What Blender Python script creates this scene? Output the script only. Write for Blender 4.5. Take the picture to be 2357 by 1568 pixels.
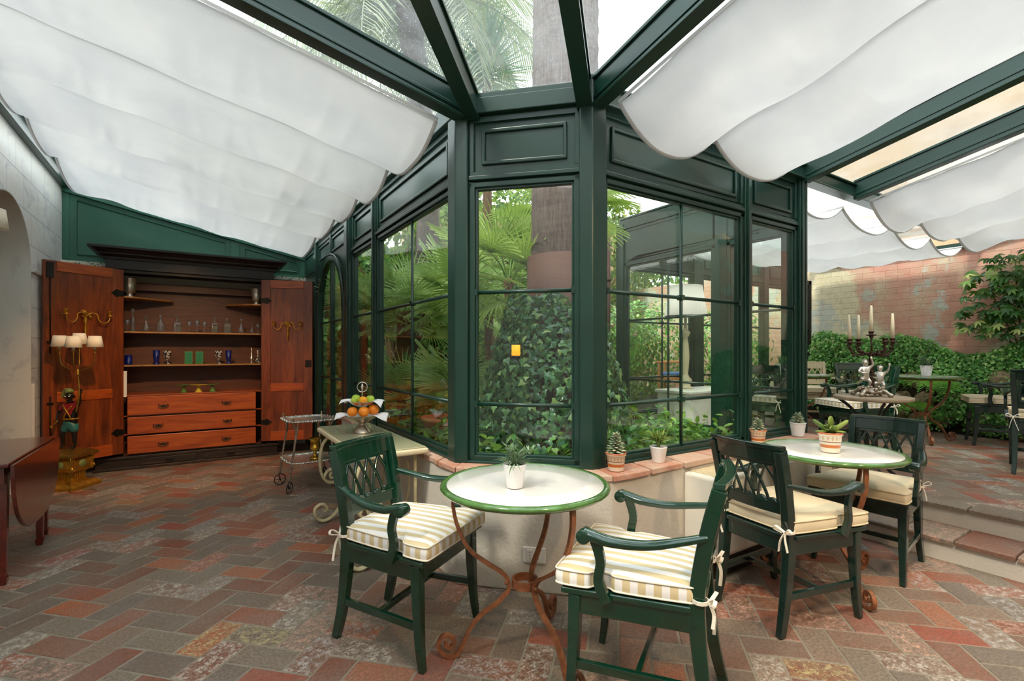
import bpy, bmesh, math, random
import numpy as np
from math import sin, cos, pi, radians as R
from mathutils import Vector, Matrix, Quaternion
for _o in list(bpy.data.objects): bpy.data.objects.remove(_o)
SC = bpy.context.scene
COL = SC.collection
rnd = random.Random(7)

# ------------------------------------------------------------------ camera
cam_d = bpy.data.cameras.new('camera'); cam = bpy.data.objects.new('camera', cam_d); COL.objects.link(cam)
cam.location = (0, 0, 1.30)
cam.rotation_euler = (R(90), 0, R(-32.7))
cam_d.sensor_width = 36; cam_d.lens = 36*1125/2357; cam_d.shift_y = 25/2357
cam_d.clip_start = 0.05; cam_d.clip_end = 200
SC.camera = cam

# ------------------------------------------------------------------ world, light, exposure
SC.view_settings.view_transform = 'Standard'
try: SC.view_settings.look = 'None'
except Exception: pass
SC.view_settings.gamma = 1
SC.view_settings.use_curve_mapping = False
SC.view_settings.exposure = 0.26
SC.cycles.max_bounces = 10; SC.cycles.diffuse_bounces = 5; SC.cycles.glossy_bounces = 4
SC.cycles.transmission_bounces = 6; SC.cycles.transparent_max_bounces = 24
SC.cycles.sample_clamp_indirect = 6.0
SC.cycles.use_denoising = True
W = bpy.data.worlds.new('sky'); SC.world = W; W.use_nodes = True
_nt = W.node_tree; _bg = _nt.nodes['Background']
_tc = _nt.nodes.new('ShaderNodeTexCoord'); _sp = _nt.nodes.new('ShaderNodeSeparateXYZ')
_cr = _nt.nodes.new('ShaderNodeValToRGB')
_nt.links.new(_tc.outputs['Generated'], _sp.inputs[0]); _nt.links.new(_sp.outputs['Z'], _cr.inputs[0])
_cr.color_ramp.elements[0].position = 0.0; _cr.color_ramp.elements[0].color = (0.95, 0.88, 0.78, 1)
_cr.color_ramp.elements[1].position = 0.5; _cr.color_ramp.elements[1].color = (0.93, 0.97, 1.0, 1)
_nt.links.new(_cr.outputs[0], _bg.inputs['Color']); _bg.inputs['Strength'].default_value = 3.3
def sun(energy, rot, col, ang):
    l = bpy.data.lights.new('sun', 'SUN'); l.energy = energy; l.color = col; l.angle = R(ang)
    o = bpy.data.objects.new('sun', l); COL.objects.link(o); o.rotation_euler = tuple(R(a) for a in rot); return o
sun(3.0, (38, 0, -72), (1.0, 0.88, 0.72), 8)
def spot(name, loc, target, size, power, col, cone=75):
    l = bpy.data.lights.new(name, 'SPOT'); l.shadow_soft_size = size; l.energy = power; l.color = col; l.spot_size = R(cone); l.spot_blend = .8
    o = bpy.data.objects.new(name, l); COL.objects.link(o); o.location = loc
    o.rotation_euler = (Vector(target)-Vector(loc)).to_track_quat('-Z', 'Y').to_euler(); return o
# the room's own warm ceiling spots, mounted under the rafters behind the camera
spot('ceiling_spot_light', (0.9, -0.9, 2.9), (1.5, 1.6, 0.3), 0.06, 110, (1.0, 0.68, 0.38))
spot('ceiling_spot_light', (2.4, -0.9, 2.9), (3.0, 1.2, 0.2), 0.06, 100, (1.0, 0.70, 0.42))
spot('ceiling_spot_light', (-0.2, 3.6, 2.75), (-0.1, 6.9, 0.35), 0.06, 210, (1.0, 0.58, 0.26), 58)

# ------------------------------------------------------------------ tagging
def tag(o, label=None, cat=None, group=None, kind=None):
    if label: o['label'] = label
    if cat: o['category'] = cat
    if group: o['group'] = group
    if kind: o['kind'] = kind
    return o
def empty(name, loc=(0,0,0), rz=0, label=None, cat=None, group=None, kind=None):
    o = bpy.data.objects.new(name, None); COL.objects.link(o); o.location = loc; o.rotation_euler = (0,0,rz)
    o.empty_display_size = 0.05
    return tag(o, label, cat, group, kind)
def copy_tree(o, parent=None):
    c = o.copy(); COL.objects.link(c); c.parent = parent
    for ch in list(o.children): copy_tree(ch, c)
    return c
def dup(o, loc, rz, label, group=None, cat=None):
    c = copy_tree(o); c.location = loc; c.rotation_euler = (0,0,rz); c['label'] = label
    if group: c['group'] = group
    if cat: c['category'] = cat
    return c

# ------------------------------------------------------------------ mesh builder
def catmull(P, n=6, closed=False):
    P = [Vector(p) for p in P]; out = []; N = len(P)
    rng = range(N if closed else N-1)
    for i in rng:
        if closed: a,b,c,d = P[(i-1)%N],P[i],P[(i+1)%N],P[(i+2)%N]
        else: a,b,c,d = P[max(i-1,0)],P[i],P[i+1],P[min(i+2,N-1)]
        for k in range(n):
            t = k/n; t2=t*t; t3=t2*t
            out.append(0.5*((2*b)+(-a+c)*t+(2*a-5*b+4*c-d)*t2+(-a+3*b-3*c+d)*t3))
    if not closed: out.append(P[-1].copy())
    return out
class MB:
    def __init__(s): s.v=[]; s.f=[]; s.sm=[]; s.mi=[]; s.m=0
    def add(s, vs, fs, smooth=False, M=None):
        b=len(s.v)
        for p in vs:
            p = Vector(p)
            s.v.append(tuple(M@p) if M is not None else tuple(p))
        for f in fs: s.f.append([i+b for i in f]); s.sm.append(smooth); s.mi.append(s.m)
        return s
    def box(s, x0,x1,y0,y1,z0,z1, M=None):
        vs=[(x,y,z) for x in (x0,x1) for y in (y0,y1) for z in (z0,z1)]
        return s.add(vs, [(0,1,3,2),(4,6,7,5),(0,4,5,1),(2,3,7,6),(0,2,6,4),(1,5,7,3)], False, M)
    def tbox(s, b, t, z0, z1, M=None):   # b,t=(x0,x1,y0,y1) at bottom and top
        vs=[(b[0],b[2],z0),(b[1],b[2],z0),(b[1],b[3],z0),(b[0],b[3],z0),(t[0],t[2],z1),(t[1],t[2],z1),(t[1],t[3],z1),(t[0],t[3],z1)]
        return s.add(vs,[(3,2,1,0),(4,5,6,7),(0,1,5,4),(1,2,6,5),(2,3,7,6),(3,0,4,7)],False,M)
    def prism(s, poly, h0, h1, axis='z', M=None, smooth=False):
        n=len(poly)
        def mk(p,h):
            return {'z':(p[0],p[1],h),'y':(p[0],h,p[1]),'x':(h,p[0],p[1])}[axis]
        vs=[mk(p,h0) for p in poly]+[mk(p,h1) for p in poly]
        fs=[tuple(range(n))[::-1], tuple(range(n,2*n))]+[(i,(i+1)%n,n+(i+1)%n,n+i) for i in range(n)]
        return s.add(vs,fs,smooth,M)
    def frames(s, P, up=None):
        P=[Vector(p) for p in P]; T=[]
        for i in range(len(P)):
            t=(P[min(i+1,len(P)-1)]-P[max(i-1,0)])
            T.append(t.normalized() if t.length>1e-9 else Vector((0,0,1)))
        u = Vector(up) if up is not None else (Vector((0,0,1)) if abs(T[0].z)<.9 else Vector((1,0,0)))
        out=[]
        for i,t in enumerate(T):
            a=u-t*u.dot(t)
            if a.length<1e-6: a=t.orthogonal()
            a.normalize(); b=t.cross(a)
            out.append((P[i],a,b))
            if up is None: u=a
        return out
    def sweep(s, P, prof, scale=None, up=None, smooth=True, caps=True, closed=False, M=None):
        F=s.frames(P,up); n=len(prof); vs=[]
        for i,(p,a,b) in enumerate(F):
            k=scale[i] if scale is not None else 1.0
            for q in prof: vs.append(p+a*(q[0]*k)+b*(q[1]*k))
        N=len(F); fs=[]
        for i in range(N if closed else N-1):
            j=(i+1)%N
            for q in range(n):
                r=(q+1)%n; fs.append((i*n+q,i*n+r,j*n+r,j*n+q))
        if caps and not closed: fs.append(tuple(range(n))[::-1]); fs.append(tuple((N-1)*n+q for q in range(n)))
        return s.add(vs,fs,smooth,M)
    def tube(s, P, r, n=8, closed=False, M=None, up=None):
        if isinstance(r,(int,float)): sc=None; rr=r
        else: rr=1.0; sc=list(r)
        prof=[(rr*cos(2*pi*k/n),rr*sin(2*pi*k/n)) for k in range(n)]
        return s.sweep(P,prof,sc,up,True,True,closed,M)
    def bar(s, P, w, h, up=(0,0,1), scale=None, smooth=False, M=None):   # h along up, w across
        prof=[(-h/2,-w/2),(-h/2,w/2),(h/2,w/2),(h/2,-w/2)]
        return s.sweep(P,prof,scale,up,smooth,True,False,M)
    def lathe(s, prof, c=(0,0,0), n=24, M=None, smooth=True, wob=None):
        vs=[];fs=[];m=len(prof)
        for k in range(n):
            a=2*pi*k/n; w=wob(a) if wob else 1
            for (r,z) in prof: vs.append((c[0]+r*w*cos(a),c[1]+r*w*sin(a),c[2]+z))
        for k in range(n):
            j=(k+1)%n
            for i in range(m-1): fs.append((k*m+i,j*m+i,j*m+i+1,k*m+i+1))
        if prof[0][0]>1e-5: fs.append(tuple(k*m for k in range(n))[::-1])
        if prof[-1][0]>1e-5: fs.append(tuple(k*m+m-1 for k in range(n)))
        return s.add(vs,fs,smooth,M)
    def ball(s, c, r, n=12, M=None, sc=(1,1,1)):
        m=max(6,n//2+2); prof=[(sin(pi*i/m),-cos(pi*i/m)) for i in range(m+1)]
        vs=[];fs=[]
        for k in range(n):
            a=2*pi*k/n
            for (q,z) in prof: vs.append((c[0]+r*sc[0]*q*cos(a),c[1]+r*sc[1]*q*sin(a),c[2]+r*sc[2]*z))
        for k in range(n):
            j=(k+1)%n
            for i in range(m): fs.append((k*(m+1)+i,j*(m+1)+i,j*(m+1)+i+1,k*(m+1)+i+1))
        return s.add(vs,fs,True,M)
    def grid(s, fn, nu, nv, smooth=True, M=None, flip=False):
        vs=[fn(i/nu,j/nv) for i in range(nu+1) for j in range(nv+1)]
        fs=[]
        for i in range(nu):
            for j in range(nv):
                a=i*(nv+1)+j; q=(a,a+nv+1,a+nv+2,a+1)
                fs.append(q[::-1] if flip else q)
        return s.add(vs,fs,smooth,M)
    def fb(s, fr, u0,u1,n0,n1,z0,z1, dz0=0, dz1=0):   # box in a wall frame (origin, along, normal)
        o,u,n=fr
        vs=[]
        for uu in (u0,u1):
            for nn in (n0,n1):
                for k,zz in enumerate((z0,z1)):
                    p=Vector(o)+Vector(u)*uu+Vector(n)*nn; vs.append((p.x,p.y,zz))
        return s.add(vs,[(0,1,3,2),(4,6,7,5),(0,4,5,1),(2,3,7,6),(0,2,6,4),(1,5,7,3)])
    def build(s, name, mat, parent=None, bevel=0, seg=2, sub=0, solid=0, label=None, loc=None, rot=None):
        me=bpy.data.meshes.new(name); me.from_pydata(s.v,[],s.f)
        me.polygons.foreach_set('use_smooth', s.sm)
        mats=mat if isinstance(mat,(list,tuple)) else [mat]
        for m in mats: me.materials.append(m)
        if len(mats)>1: me.polygons.foreach_set('material_index', s.mi)
        me.validate(); me.update()
        bm=bmesh.new(); bm.from_mesh(me); bmesh.ops.remove_doubles(bm,verts=bm.verts,dist=1e-6)
        bmesh.ops.recalc_face_normals(bm,faces=bm.faces)
        bm.to_mesh(me); bm.free()
        o=bpy.data.objects.new(name,me); COL.objects.link(o); o.parent=parent
        if solid:
            m=o.modifiers.new('solid','SOLIDIFY'); m.thickness=solid; m.offset=0
        if bevel:
            m=o.modifiers.new('bevel','BEVEL'); m.width=bevel; m.segments=seg; m.limit_method='ANGLE'; m.angle_limit=R(40); m.harden_normals=False
        if sub:
            m=o.modifiers.new('sub','SUBSURF'); m.levels=sub; m.render_levels=sub
        if loc is not None: o.location=loc
        if rot is not None: o.rotation_euler=rot
        if label: o['label']=label
        return o
def TM(loc=(0,0,0), rz=0, rx=0, ry=0, s=1):
    return Matrix.Translation(loc)@Matrix.Rotation(rz,4,'Z')@Matrix.Rotation(ry,4,'Y')@Matrix.Rotation(rx,4,'X')@Matrix.Diagonal((s,s,s,1))

def np_mesh(name, V, Fq, mat, parent=None, smooth=True):
    """V (n,3) float, Fq (m,k) int -> object (all faces the same size)"""
    me=bpy.data.meshes.new(name); k=Fq.shape[1]
    me.vertices.add(len(V)); me.vertices.foreach_set('co', V.astype(np.float32).ravel())
    me.loops.add(Fq.size); me.loops.foreach_set('vertex_index', Fq.astype(np.int32).ravel())
    me.polygons.add(len(Fq)); me.polygons.foreach_set('loop_start', np.arange(0,Fq.size,k,dtype=np.int32))
    me.polygons.foreach_set('use_smooth', np.full(len(Fq), smooth))
    me.materials.append(mat); me.update(calc_edges=True); me.validate()
    o=bpy.data.objects.new(name,me); COL.objects.link(o); o.parent=parent; return o
# leaf templates: quads only; x along the leaf, z is the leaf's normal
def t_oval(w=.5, fold=.12, droop=.15):
    xs=[0,.3,.7,1.0]; ws=[.02,w*.5,w*.42,.02]; V=[];F=[]
    for x,ww in zip(xs,ws):
        z=-droop*x*x; V+=[(x,-ww,z+fold*ww*2),(x,0,z),(x,ww,z+fold*ww*2)]
    for i in range(3):
        a=i*3; F+=[(a,a+3,a+4,a+1),(a+1,a+4,a+5,a+2)]
    return np.array(V,float),np.array(F)
def t_ivy():
    pts=[(0,0),(-.12,.30),(.12,.52),(.38,.26),(.95,.0),(.38,-.26),(.12,-.52),(-.12,-.30)]
    V=[(x,y,-.25*x*x-.15*abs(y)) for x,y in pts]+[(.30,0,.03)]
    F=[(0,8,2,1),(8,4,3,2),(8,6,5,4),(0,7,6,8)]
    return np.array(V,float),np.array(F)
def scatter(name, tpl, P, N, S, mat, parent=None, seed=1, tilt=.5, hang=0.0):
    """one mesh of many leaves: positions P, outward normals N, sizes S"""
    g=np.random.default_rng(seed); V,F=tpl; n=len(P)
    N=N/np.linalg.norm(N,axis=1,keepdims=True)
    N=N+g.normal(0,tilt,(n,3)); N/=np.linalg.norm(N,axis=1,keepdims=True)
    D=g.normal(0,1,(n,3)); D[:,2]-=hang
    X=D-N*np.sum(D*N,1,keepdims=True); X/=np.linalg.norm(X,axis=1,keepdims=True)
    Yv=np.cross(N,X)
    out=P[:,None,:]+S[:,None,None]*(V[None,:,0:1]*X[:,None,:]+V[None,:,1:2]*Yv[:,None,:]+V[None,:,2:3]*N[:,None,:])
    Fo=(F[None,:,:]+(np.arange(n)*len(V))[:,None,None]).reshape(-1,F.shape[1])
    return np_mesh(name,out.reshape(-1,3),Fo,mat,parent)
# ------------------------------------------------------------------ materials (all procedural)
def lin(h):
    h=h.lstrip('#'); c=[int(h[i:i+2],16)/255 for i in (0,2,4)]
    return tuple((x/12.92 if x<=.04045 else ((x+.055)/1.055)**2.4) for x in c)+(1,)
class NT:
    def __init__(s,name):
        s.m=bpy.data.materials.new(name); s.m.use_nodes=True; s.t=s.m.node_tree; s.b=s.t.nodes['Principled BSDF']; s.out=s.t.nodes['Material Output']
    def n(s,typ,**k):
        nd=s.t.nodes.new('ShaderNode'+typ)
        for a,v in k.items():
            if a.startswith('i_'): nd.inputs[a[2:].replace('_',' ')].default_value=v
            else: setattr(nd,a,v)
        return nd
    def l(s,a,b): s.t.links.new(a,b)
    def co(s,kind='Object',scale=(1,1,1),rot=(0,0,0),loc=(0,0,0)):
        tc=s.n('TexCoord'); mp=s.n('Mapping'); s.l(tc.outputs[kind],mp.inputs[0])
        mp.inputs['Scale'].default_value=scale; mp.inputs['Rotation'].default_value=rot; mp.inputs['Location'].default_value=loc
        return mp.outputs[0]
    def noise(s,vec,scale,detail=4,rough=.55,dist=0):
        nd=s.n('TexNoise'); s.l(vec,nd.inputs['Vector']); nd.inputs['Scale'].default_value=scale; nd.inputs['Detail'].default_value=detail
        nd.inputs['Roughness'].default_value=rough; nd.inputs['Distortion'].default_value=dist; return nd.outputs['Fac']
    def ramp(s,fac,stops,interp='LINEAR'):
        nd=s.n('ValToRGB'); s.l(fac,nd.inputs[0]); cr=nd.color_ramp; cr.interpolation=interp
        while len(cr.elements)<len(stops): cr.elements.new(.5)
        for e,(p,c) in zip(cr.elements,stops): e.position=p; e.color=c if len(c)==4 else (*c,1)
        return nd.outputs[0]
    def mix(s,fac,a,b,mode='MIX'):
        nd=s.n('Mix'); nd.data_type='RGBA'; nd.blend_type=mode
        for key,val in ((0,fac),(6,a),(7,b)):
            if hasattr(val,'links'): s.l(val,nd.inputs[key])
            else: nd.inputs[key].default_value=val
        return nd.outputs[2]
    def math(s,op,a,b=0.5,c=None):
        nd=s.n('Math'); nd.operation=op
        for i,v in enumerate((a,b,c)):
            if v is None: continue
            if hasattr(v,'links'): s.l(v,nd.inputs[i])
            else: nd.inputs[i].default_value=v
        return nd.outputs[0]
    def bump(s,h,strength=.3,dist=.01):
        nd=s.n('Bump'); nd.inputs['Strength'].default_value=strength; nd.inputs['Distance'].default_value=dist
        s.l(h,nd.inputs['Height']); s.l(nd.outputs[0],s.b.inputs['Normal'])
    def set(s,**k):
        for a,v in k.items():
            i=s.b.inputs[a.replace('_',' ')]
            if hasattr(v,'links'): s.l(v,i)
            else: i.default_value=v
        return s.m
def plain(name,hexc,rough=.5,metal=0,var=.12,vs=6,coat=0,bump=0,bs=60,**k):
    t=NT(name); c=lin(hexc); v=t.co()
    f=t.noise(v,vs,4)
    d=tuple(x*(1-var) for x in c[:3])+(1,); l=tuple(min(1,x*(1+var)) for x in c[:3])+(1,)
    t.set(Base_Color=t.ramp(f,[(.3,d),(.7,l)]),Roughness=rough,Metallic=metal,Coat_Weight=coat,**k)
    if bump: t.bump(t.noise(v,bs,3),bump,.002)
    return t.m
M={}
M['green']=plain('green_frame_paint','#15342B',.30,var=.10,vs=3,bump=.05,bs=25)
M['panelgreen_lit']=plain('green_panel_paint_lit','#2B6350',.38,var=.06,vs=3)  # frame green lightened to stand in for daylight on the back panel
M['lacquer']=plain('green_chair_lacquer','#0A3222',.15,var=.18,vs=9,coat=.6,bump=.04,bs=30)
M['darklacquer']=plain('dark_green_chair_lacquer','#0D2620',.2,var=.2,vs=9,coat=.5,bump=.04,bs=30)
M['cream']=plain('cream_paint','#D8C8A4',.4,var=.08)
M['creamiron']=plain('cream_painted_iron','#C9BA90',.42,var=.22,vs=25)
M['white']=plain('white_paint','#DCD8CF',.4,var=.04)
M['potwhite']=plain('white_ceramic','#E9E7E6',.22,var=.03,coat=.3)
M['rust']=plain('rusted_iron','#8A5536',.55,.25,var=.35,vs=40,bump=.4,bs=120)
M['darkiron']=plain('dark_iron','#2A2826',.5,.5,var=.3,vs=20)
M['silver']=plain('tarnished_silver','#DCD6CC',.26,.85,var=.25,vs=25)
M['silverdark']=plain('aged_silver','#B3A594',.28,.9,var=.5,vs=45)
M['bronze']=plain('bronze_dark','#4E3B30',.38,.8,var=.4,vs=30)
M['brass']=plain('brass','#C79A3C',.22,1,var=.2,vs=20)
M['oldbrass']=plain('dull_brass','#A77F35',.36,.9,var=.3,vs=30)
M['gilt']=plain('gilded_wood','#B98529',.38,.7,var=.35,vs=22,bump=.2,bs=50)
M['olive']=plain('olive_painted_wood','#7C8A4A',.4,.1,var=.3,vs=15)
M['skin']=plain('dark_painted_wood','#17120F',.35,var=.3,vs=12)
M['redcoat']=plain('red_painted_wood','#8C1B24',.35,var=.3,vs=14)
M['bluegreen']=plain('teal_painted_wood','#2F6A66',.4,var=.35,vs=14)
M['shade']=plain('lampshade_cloth','#EDE3CE',.8,var=.04)
M['candle']=plain('candle_wax','#EBDCBC',.45,var=.04)
M['linen']=plain('white_linen','#EDEBEE',.8,var=.03,bump=.2,bs=90)
M['beige']=plain('beige_cushion_cloth','#D9C8A8',.85,var=.05,bump=.25,bs=160)
M['tie']=plain('cream_cotton_tie','#EDE4D2',.85,var=.04)
M['soil']=plain('soil','#2E2318',.95,var=.4,vs=30,bump=.6,bs=40)
M['terracotta']=plain('terracotta','#B5613A',.75,var=.15,vs=12)
M['cobalt']=plain('cobalt_glass','#101C6E',.12,var=.2,coat=.6)
M['greenbook']=plain('green_ceramic','#1E7A48',.2,var=.15,coat=.5)
M['yellowglaze']=plain('yellow_glaze','#D8BE3C',.2,var=.12,coat=.5)
M['greenglaze']=plain('green_glaze','#5E8B45',.2,var=.2,coat=.5)
M['orange']=plain('orange_peel','#F08A1C',.42,var=.1,vs=20,bump=.3,bs=220)
M['mandarin']=plain('mandarin_peel','#F2A312',.4,var=.08,vs=20,bump=.25,bs=220)
M['apple']=plain('green_apple_skin','#A5C23A',.28,var=.2,vs=14)
M['redapple']=plain('red_apple_skin','#C2451E',.28,var=.35,vs=12)
M['black']=plain('black_iron_hinge','#15120F',.5,.4,var=.3)
M['outwall']=plain('cream_plaster_wall','#CFC5B4',.85,var=.05,bump=.3,bs=30)
M['paper']=plain('card_paper','#E6E2DC',.8,var=.02)
M['plastic']=plain('white_plastic','#E2DED6',.35,var=.02)
M['rubber']=plain('dark_socket','#1B1B1B',.6,var=.1)
M['bluecloth']=plain('blue_cloth','#3E5F93',.85,var=.08)
M['teak']=plain('teak_wood','#A9703C',.5,var=.2)
M['casingwhite']=plain('fan_coil_casing','#DDD5C6',.45,var=.03)

def plaster():
    t=NT('white_plaster'); v=t.co()
    c=t.ramp(t.noise(v,1.4,5),[(.3,lin('#BDB3A4')),(.7,lin('#CFC7BB'))])
    t.set(Base_Color=c,Roughness=.9); t.bump(t.noise(v,55,4,.6),.5,.006); return t.m
M['plaster']=plaster()
def marble_ashlar():
    t=NT('pale_marble_ashlar'); v=t.co(rot=(0,0,R(90)))
    tc=t.n('TexCoord'); sp=t.n('SeparateXYZ'); cb=t.n('CombineXYZ'); t.l(tc.outputs['Object'],sp.inputs[0])
    t.l(sp.outputs['Y'],cb.inputs[0]); t.l(sp.outputs['Z'],cb.inputs[1])
    br=t.n('TexBrick'); t.l(cb.outputs[0],br.inputs['Vector']); br.inputs['Scale'].default_value=1
    br.inputs['Brick Width'].default_value=.46; br.inputs['Row Height'].default_value=.285; br.inputs['Mortar Size'].default_value=.004
    br.inputs['Mortar Smooth'].default_value=.4
    br.inputs['Color1'].default_value=lin('#EDEBE6'); br.inputs['Color2'].default_value=lin('#E4E2DD'); br.inputs['Mortar'].default_value=lin('#ABABAE')
    vein=t.ramp(t.noise(t.co(scale=(1,1,2.2)),2.2,8,.62,1.2),[(.36,lin('#DEDEE2')),(.48,lin('#FFFFFF')),(.72,lin('#F6F0E6'))])
    t.set(Base_Color=t.mix(.8,br.outputs['Color'],vein,'MULTIPLY'),Roughness=.42)
    t.bump(t.math('SUBTRACT',1.0,br.outputs['Fac']),.5,.006); return t.m
M['ashlar']=marble_ashlar()
def marble():
    t=NT('veined_marble')
    c=t.ramp(t.noise(t.co(scale=(1,1,.5)),2.6,9,.64,1.6),[(.33,lin('#B4B2B0')),(.42,lin('#CDC9C1')),(.7,lin('#D6D0C5'))])
    t.set(Base_Color=c,Roughness=.35); return t.m
M['marble']=marble()
def floor_tile(name, dust=.5):
    t=NT(name); g=t.n('NewGeometry'); rp=g.outputs['Random Per Island']
    base=t.ramp(rp,[(0,lin('#8A4C34')),(.10,lin('#7C6756')),(.2,lin('#8A7866')),(.30,lin('#865A44')),(.40,lin('#8A7A68')),(.50,lin('#935F46')),(.60,lin('#A35230')),(.68,lin('#7A685A')),(.76,lin('#927762')),(.86,lin('#A5472C')),(.94,lin('#B5663E'))],'CONSTANT')
    v=t.co()
    n1=t.noise(v,2.2,7,.65); n2=t.noise(t.co(loc=(5,3,0)),26,12,.86,.1); n3=t.noise(v,75,5,.75)
    c=t.mix(t.ramp(n1,[(.36,(0,0,0,1)),(.60,(dust,dust,dust,1))]),base,lin('#8F877A'))
    # worn, flaking lime patches on some of the tiles
    r2=t.math('FRACT',t.math('MULTIPLY',rp,37.7)); sel=t.math('GREATER_THAN',r2,.72)
    pm=t.math('MULTIPLY',sel,t.ramp(n2,[(.48,(0,0,0,1)),(.56,(1,1,1,1))]))
    pc=t.ramp(t.math('FRACT',t.math('MULTIPLY',rp,91.3)),[(0,lin('#D2C8B8')),(.35,lin('#D2A48E')),(.65,lin('#C6BEB8')),(.92,lin('#C9B884'))],'CONSTANT')
    c=t.mix(t.math('MULTIPLY',pm,.85),c,pc)
    c=t.mix(t.ramp(n3,[(.42,(.55,.55,.55,1)),(.60,(0,0,0,1))]),c,lin('#4E4238'),'MIX')
    t.set(Base_Color=c,Roughness=t.ramp(n2,[(.3,(.38,)*3+(1,)),(.7,(.62,)*3+(1,))]))
    h=t.math('ADD',t.math('MULTIPLY',n2,.7),t.math('MULTIPLY',n3,.3)); t.bump(h,.5,.006); return t.m
M['tile']=floor_tile('worn_terracotta_tile',.5)
M['grout']=plain('grout','#867C6C',.9,var=.15,vs=8,bump=.5,bs=50)
def sillbrick():
    t=NT('old_sill_brick'); g=t.n('NewGeometry'); v=t.co()
    base=t.ramp(g.outputs['Random Per Island'],[(0,lin('#C08468')),(.4,lin('#B5755A')),(.7,lin('#C79C82')),(1,lin('#A96B4E'))])
    c=t.mix(t.ramp(t.noise(v,11,7,.7),[(.4,(0,0,0,1)),(.7,(.7,.7,.7,1))]),base,lin('#C4B6A6'))
    t.set(Base_Color=c,Roughness=.8); t.bump(t.noise(v,35,6,.7),.7,.008); return t.m
M['sill']=sillbrick()
def wood(name, a,b,c2, axis='z', rough=.35, scale=1.0, knots=True, coat=.15):
    t=NT(name); sc={'z':(9,9,.9),'x':(.9,9,9),'y':(9,.9,9)}[axis]
    v=t.co(scale=tuple(x*scale for x in sc))
    n=t.noise(v,1.6,6,.6,1.5); n2=t.noise(v,9,3,.5)
    col=t.ramp(t.math('ADD',t.math('MULTIPLY',n,.75),t.math('MULTIPLY',n2,.25)),[(.26,lin(a)),(.5,lin(b)),(.74,lin(c2))])
    if knots:
        vo=t.n('TexVoronoi'); t.l(t.co(scale={'z':(3.2,3.2,1.6),'x':(1.6,3.2,3.2),'y':(3.2,1.6,3.2)}[axis]),vo.inputs['Vector']); vo.inputs['Scale'].default_value=1.1
        k=t.ramp(vo.outputs['Distance'],[(.05,(1,1,1,1)),(.22,(0,0,0,1))])
        col=t.mix(t.math('MULTIPLY',k,.7),col,lin('#2A1208'))
    t.set(Base_Color=col,Roughness=rough,Coat_Weight=coat,Coat_Roughness=.25); t.bump(n2,.08,.003); return t.m
M['woodz']=wood('red_brown_pine_upright','#42190A','#783414','#9C4E1C','z')
M['woodx']=wood('red_brown_pine_across','#66290C','#A84A16','#C4641C','x')
M['woodback']=wood('dark_back_boards','#34180C','#582A12','#6C361A','x',.55)
M['shelfwood']=wood('shelf_wood','#6A4420','#A06E35','#B8854A','x',.45,knots=False)
M['cornice']=wood('black_brown_cornice','#080606','#0D0909','#140E0E','x',.6,knots=False)
M['plinthwood']=wood('worn_black_plinth','#140C08','#20130E','#4A3222','x',.55,knots=False)
M['mahogany']=wood('polished_mahogany','#420F07','#5C170A','#74240F','y',.14,scale=.4,knots=False,coat=.7)
def fabric(name='white_blind_cloth',a='#E9E9EA',b='#F4F3F2'):
    t=NT(name); v=t.co()
    c=t.ramp(t.noise(v,2,4),[(.3,lin(a)),(.7,lin(b))])
    t.b.inputs['Roughness'].default_value=.9; t.l(c,t.b.inputs['Base Color'])
    w=t.n('TexWave'); t.l(t.co(),w.inputs['Vector']); w.inputs['Scale'].default_value=90
    t.bump(t.noise(t.co(scale=(1.2,6,1.2)),3.0,5,.6),.45,.02)
    tr=t.n('BsdfTranslucent'); t.l(c,tr.inputs['Color']); mx=t.n('MixShader'); mx.inputs[0].default_value=.50
    t.l(t.b.outputs[0],mx.inputs[1]); t.l(tr.outputs[0],mx.inputs[2]); t.l(mx.outputs[0],t.out.inputs['Surface']); return t.m
M['fabric']=fabric()
M['hem']=fabric('grey_blind_hem','#ECEBEA','#F2F1F0')
def glass(name='window_glass', dirt=0.0, tint=(.97,1.0,.985,1), ior=1.5):
    t=NT(name); tr=t.n('BsdfTransparent'); tr.inputs[0].default_value=tint
    gl=t.n('BsdfGlossy'); gl.inputs['Roughness'].default_value=.01; lw=t.n('LayerWeight'); lw.inputs[0].default_value=.5; f0=((ior-1)/(ior+1))**2
    fr=t.math('ADD',t.math('MULTIPLY',t.math('POWER',lw.outputs['Facing'],5.0),1-f0),f0)
    mx=t.n('MixShader'); t.l(fr,mx.inputs[0]); t.l(tr.outputs[0],mx.inputs[1]); t.l(gl.outputs[0],mx.inputs[2])
    last=mx.outputs[0]
    if dirt:
        v=t.co(); d=t.n('BsdfDiffuse'); d.inputs[0].default_value=(.8,.85,.9,1)
        tl=t.n('BsdfTranslucent'); tl.inputs[0].default_value=(.85,.9,.95,1); ad=t.n('MixShader'); t.l(d.outputs[0],ad.inputs[1]); t.l(tl.outputs[0],ad.inputs[2])
        f=t.math('ADD',t.ramp(t.noise(v,2.5,6,.7),[(.35,(dirt*.15,)*3+(1,)),(.7,(dirt*.75,)*3+(1,))]),t.ramp(t.noise(v,110,3,.7),[(.60,(0,0,0,1)),(.72,(dirt*1.2,)*3+(1,))]))
        m2=t.n('MixShader'); t.l(f,m2.inputs[0]); t.l(last,m2.inputs[1]); t.l(ad.outputs[0],m2.inputs[2]); last=m2.outputs[0]
    t.l(last,t.out.inputs['Surface']); t.t.nodes.remove(t.b); return t.m
M['glass']=glass()
M['roofglass']=glass('dusty_roof_glass',.2,tint=(.93,.97,.98,1))
M['crystal']=glass('cut_crystal',.16,tint=(.88,.9,.92,1),ior=2.2)
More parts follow.
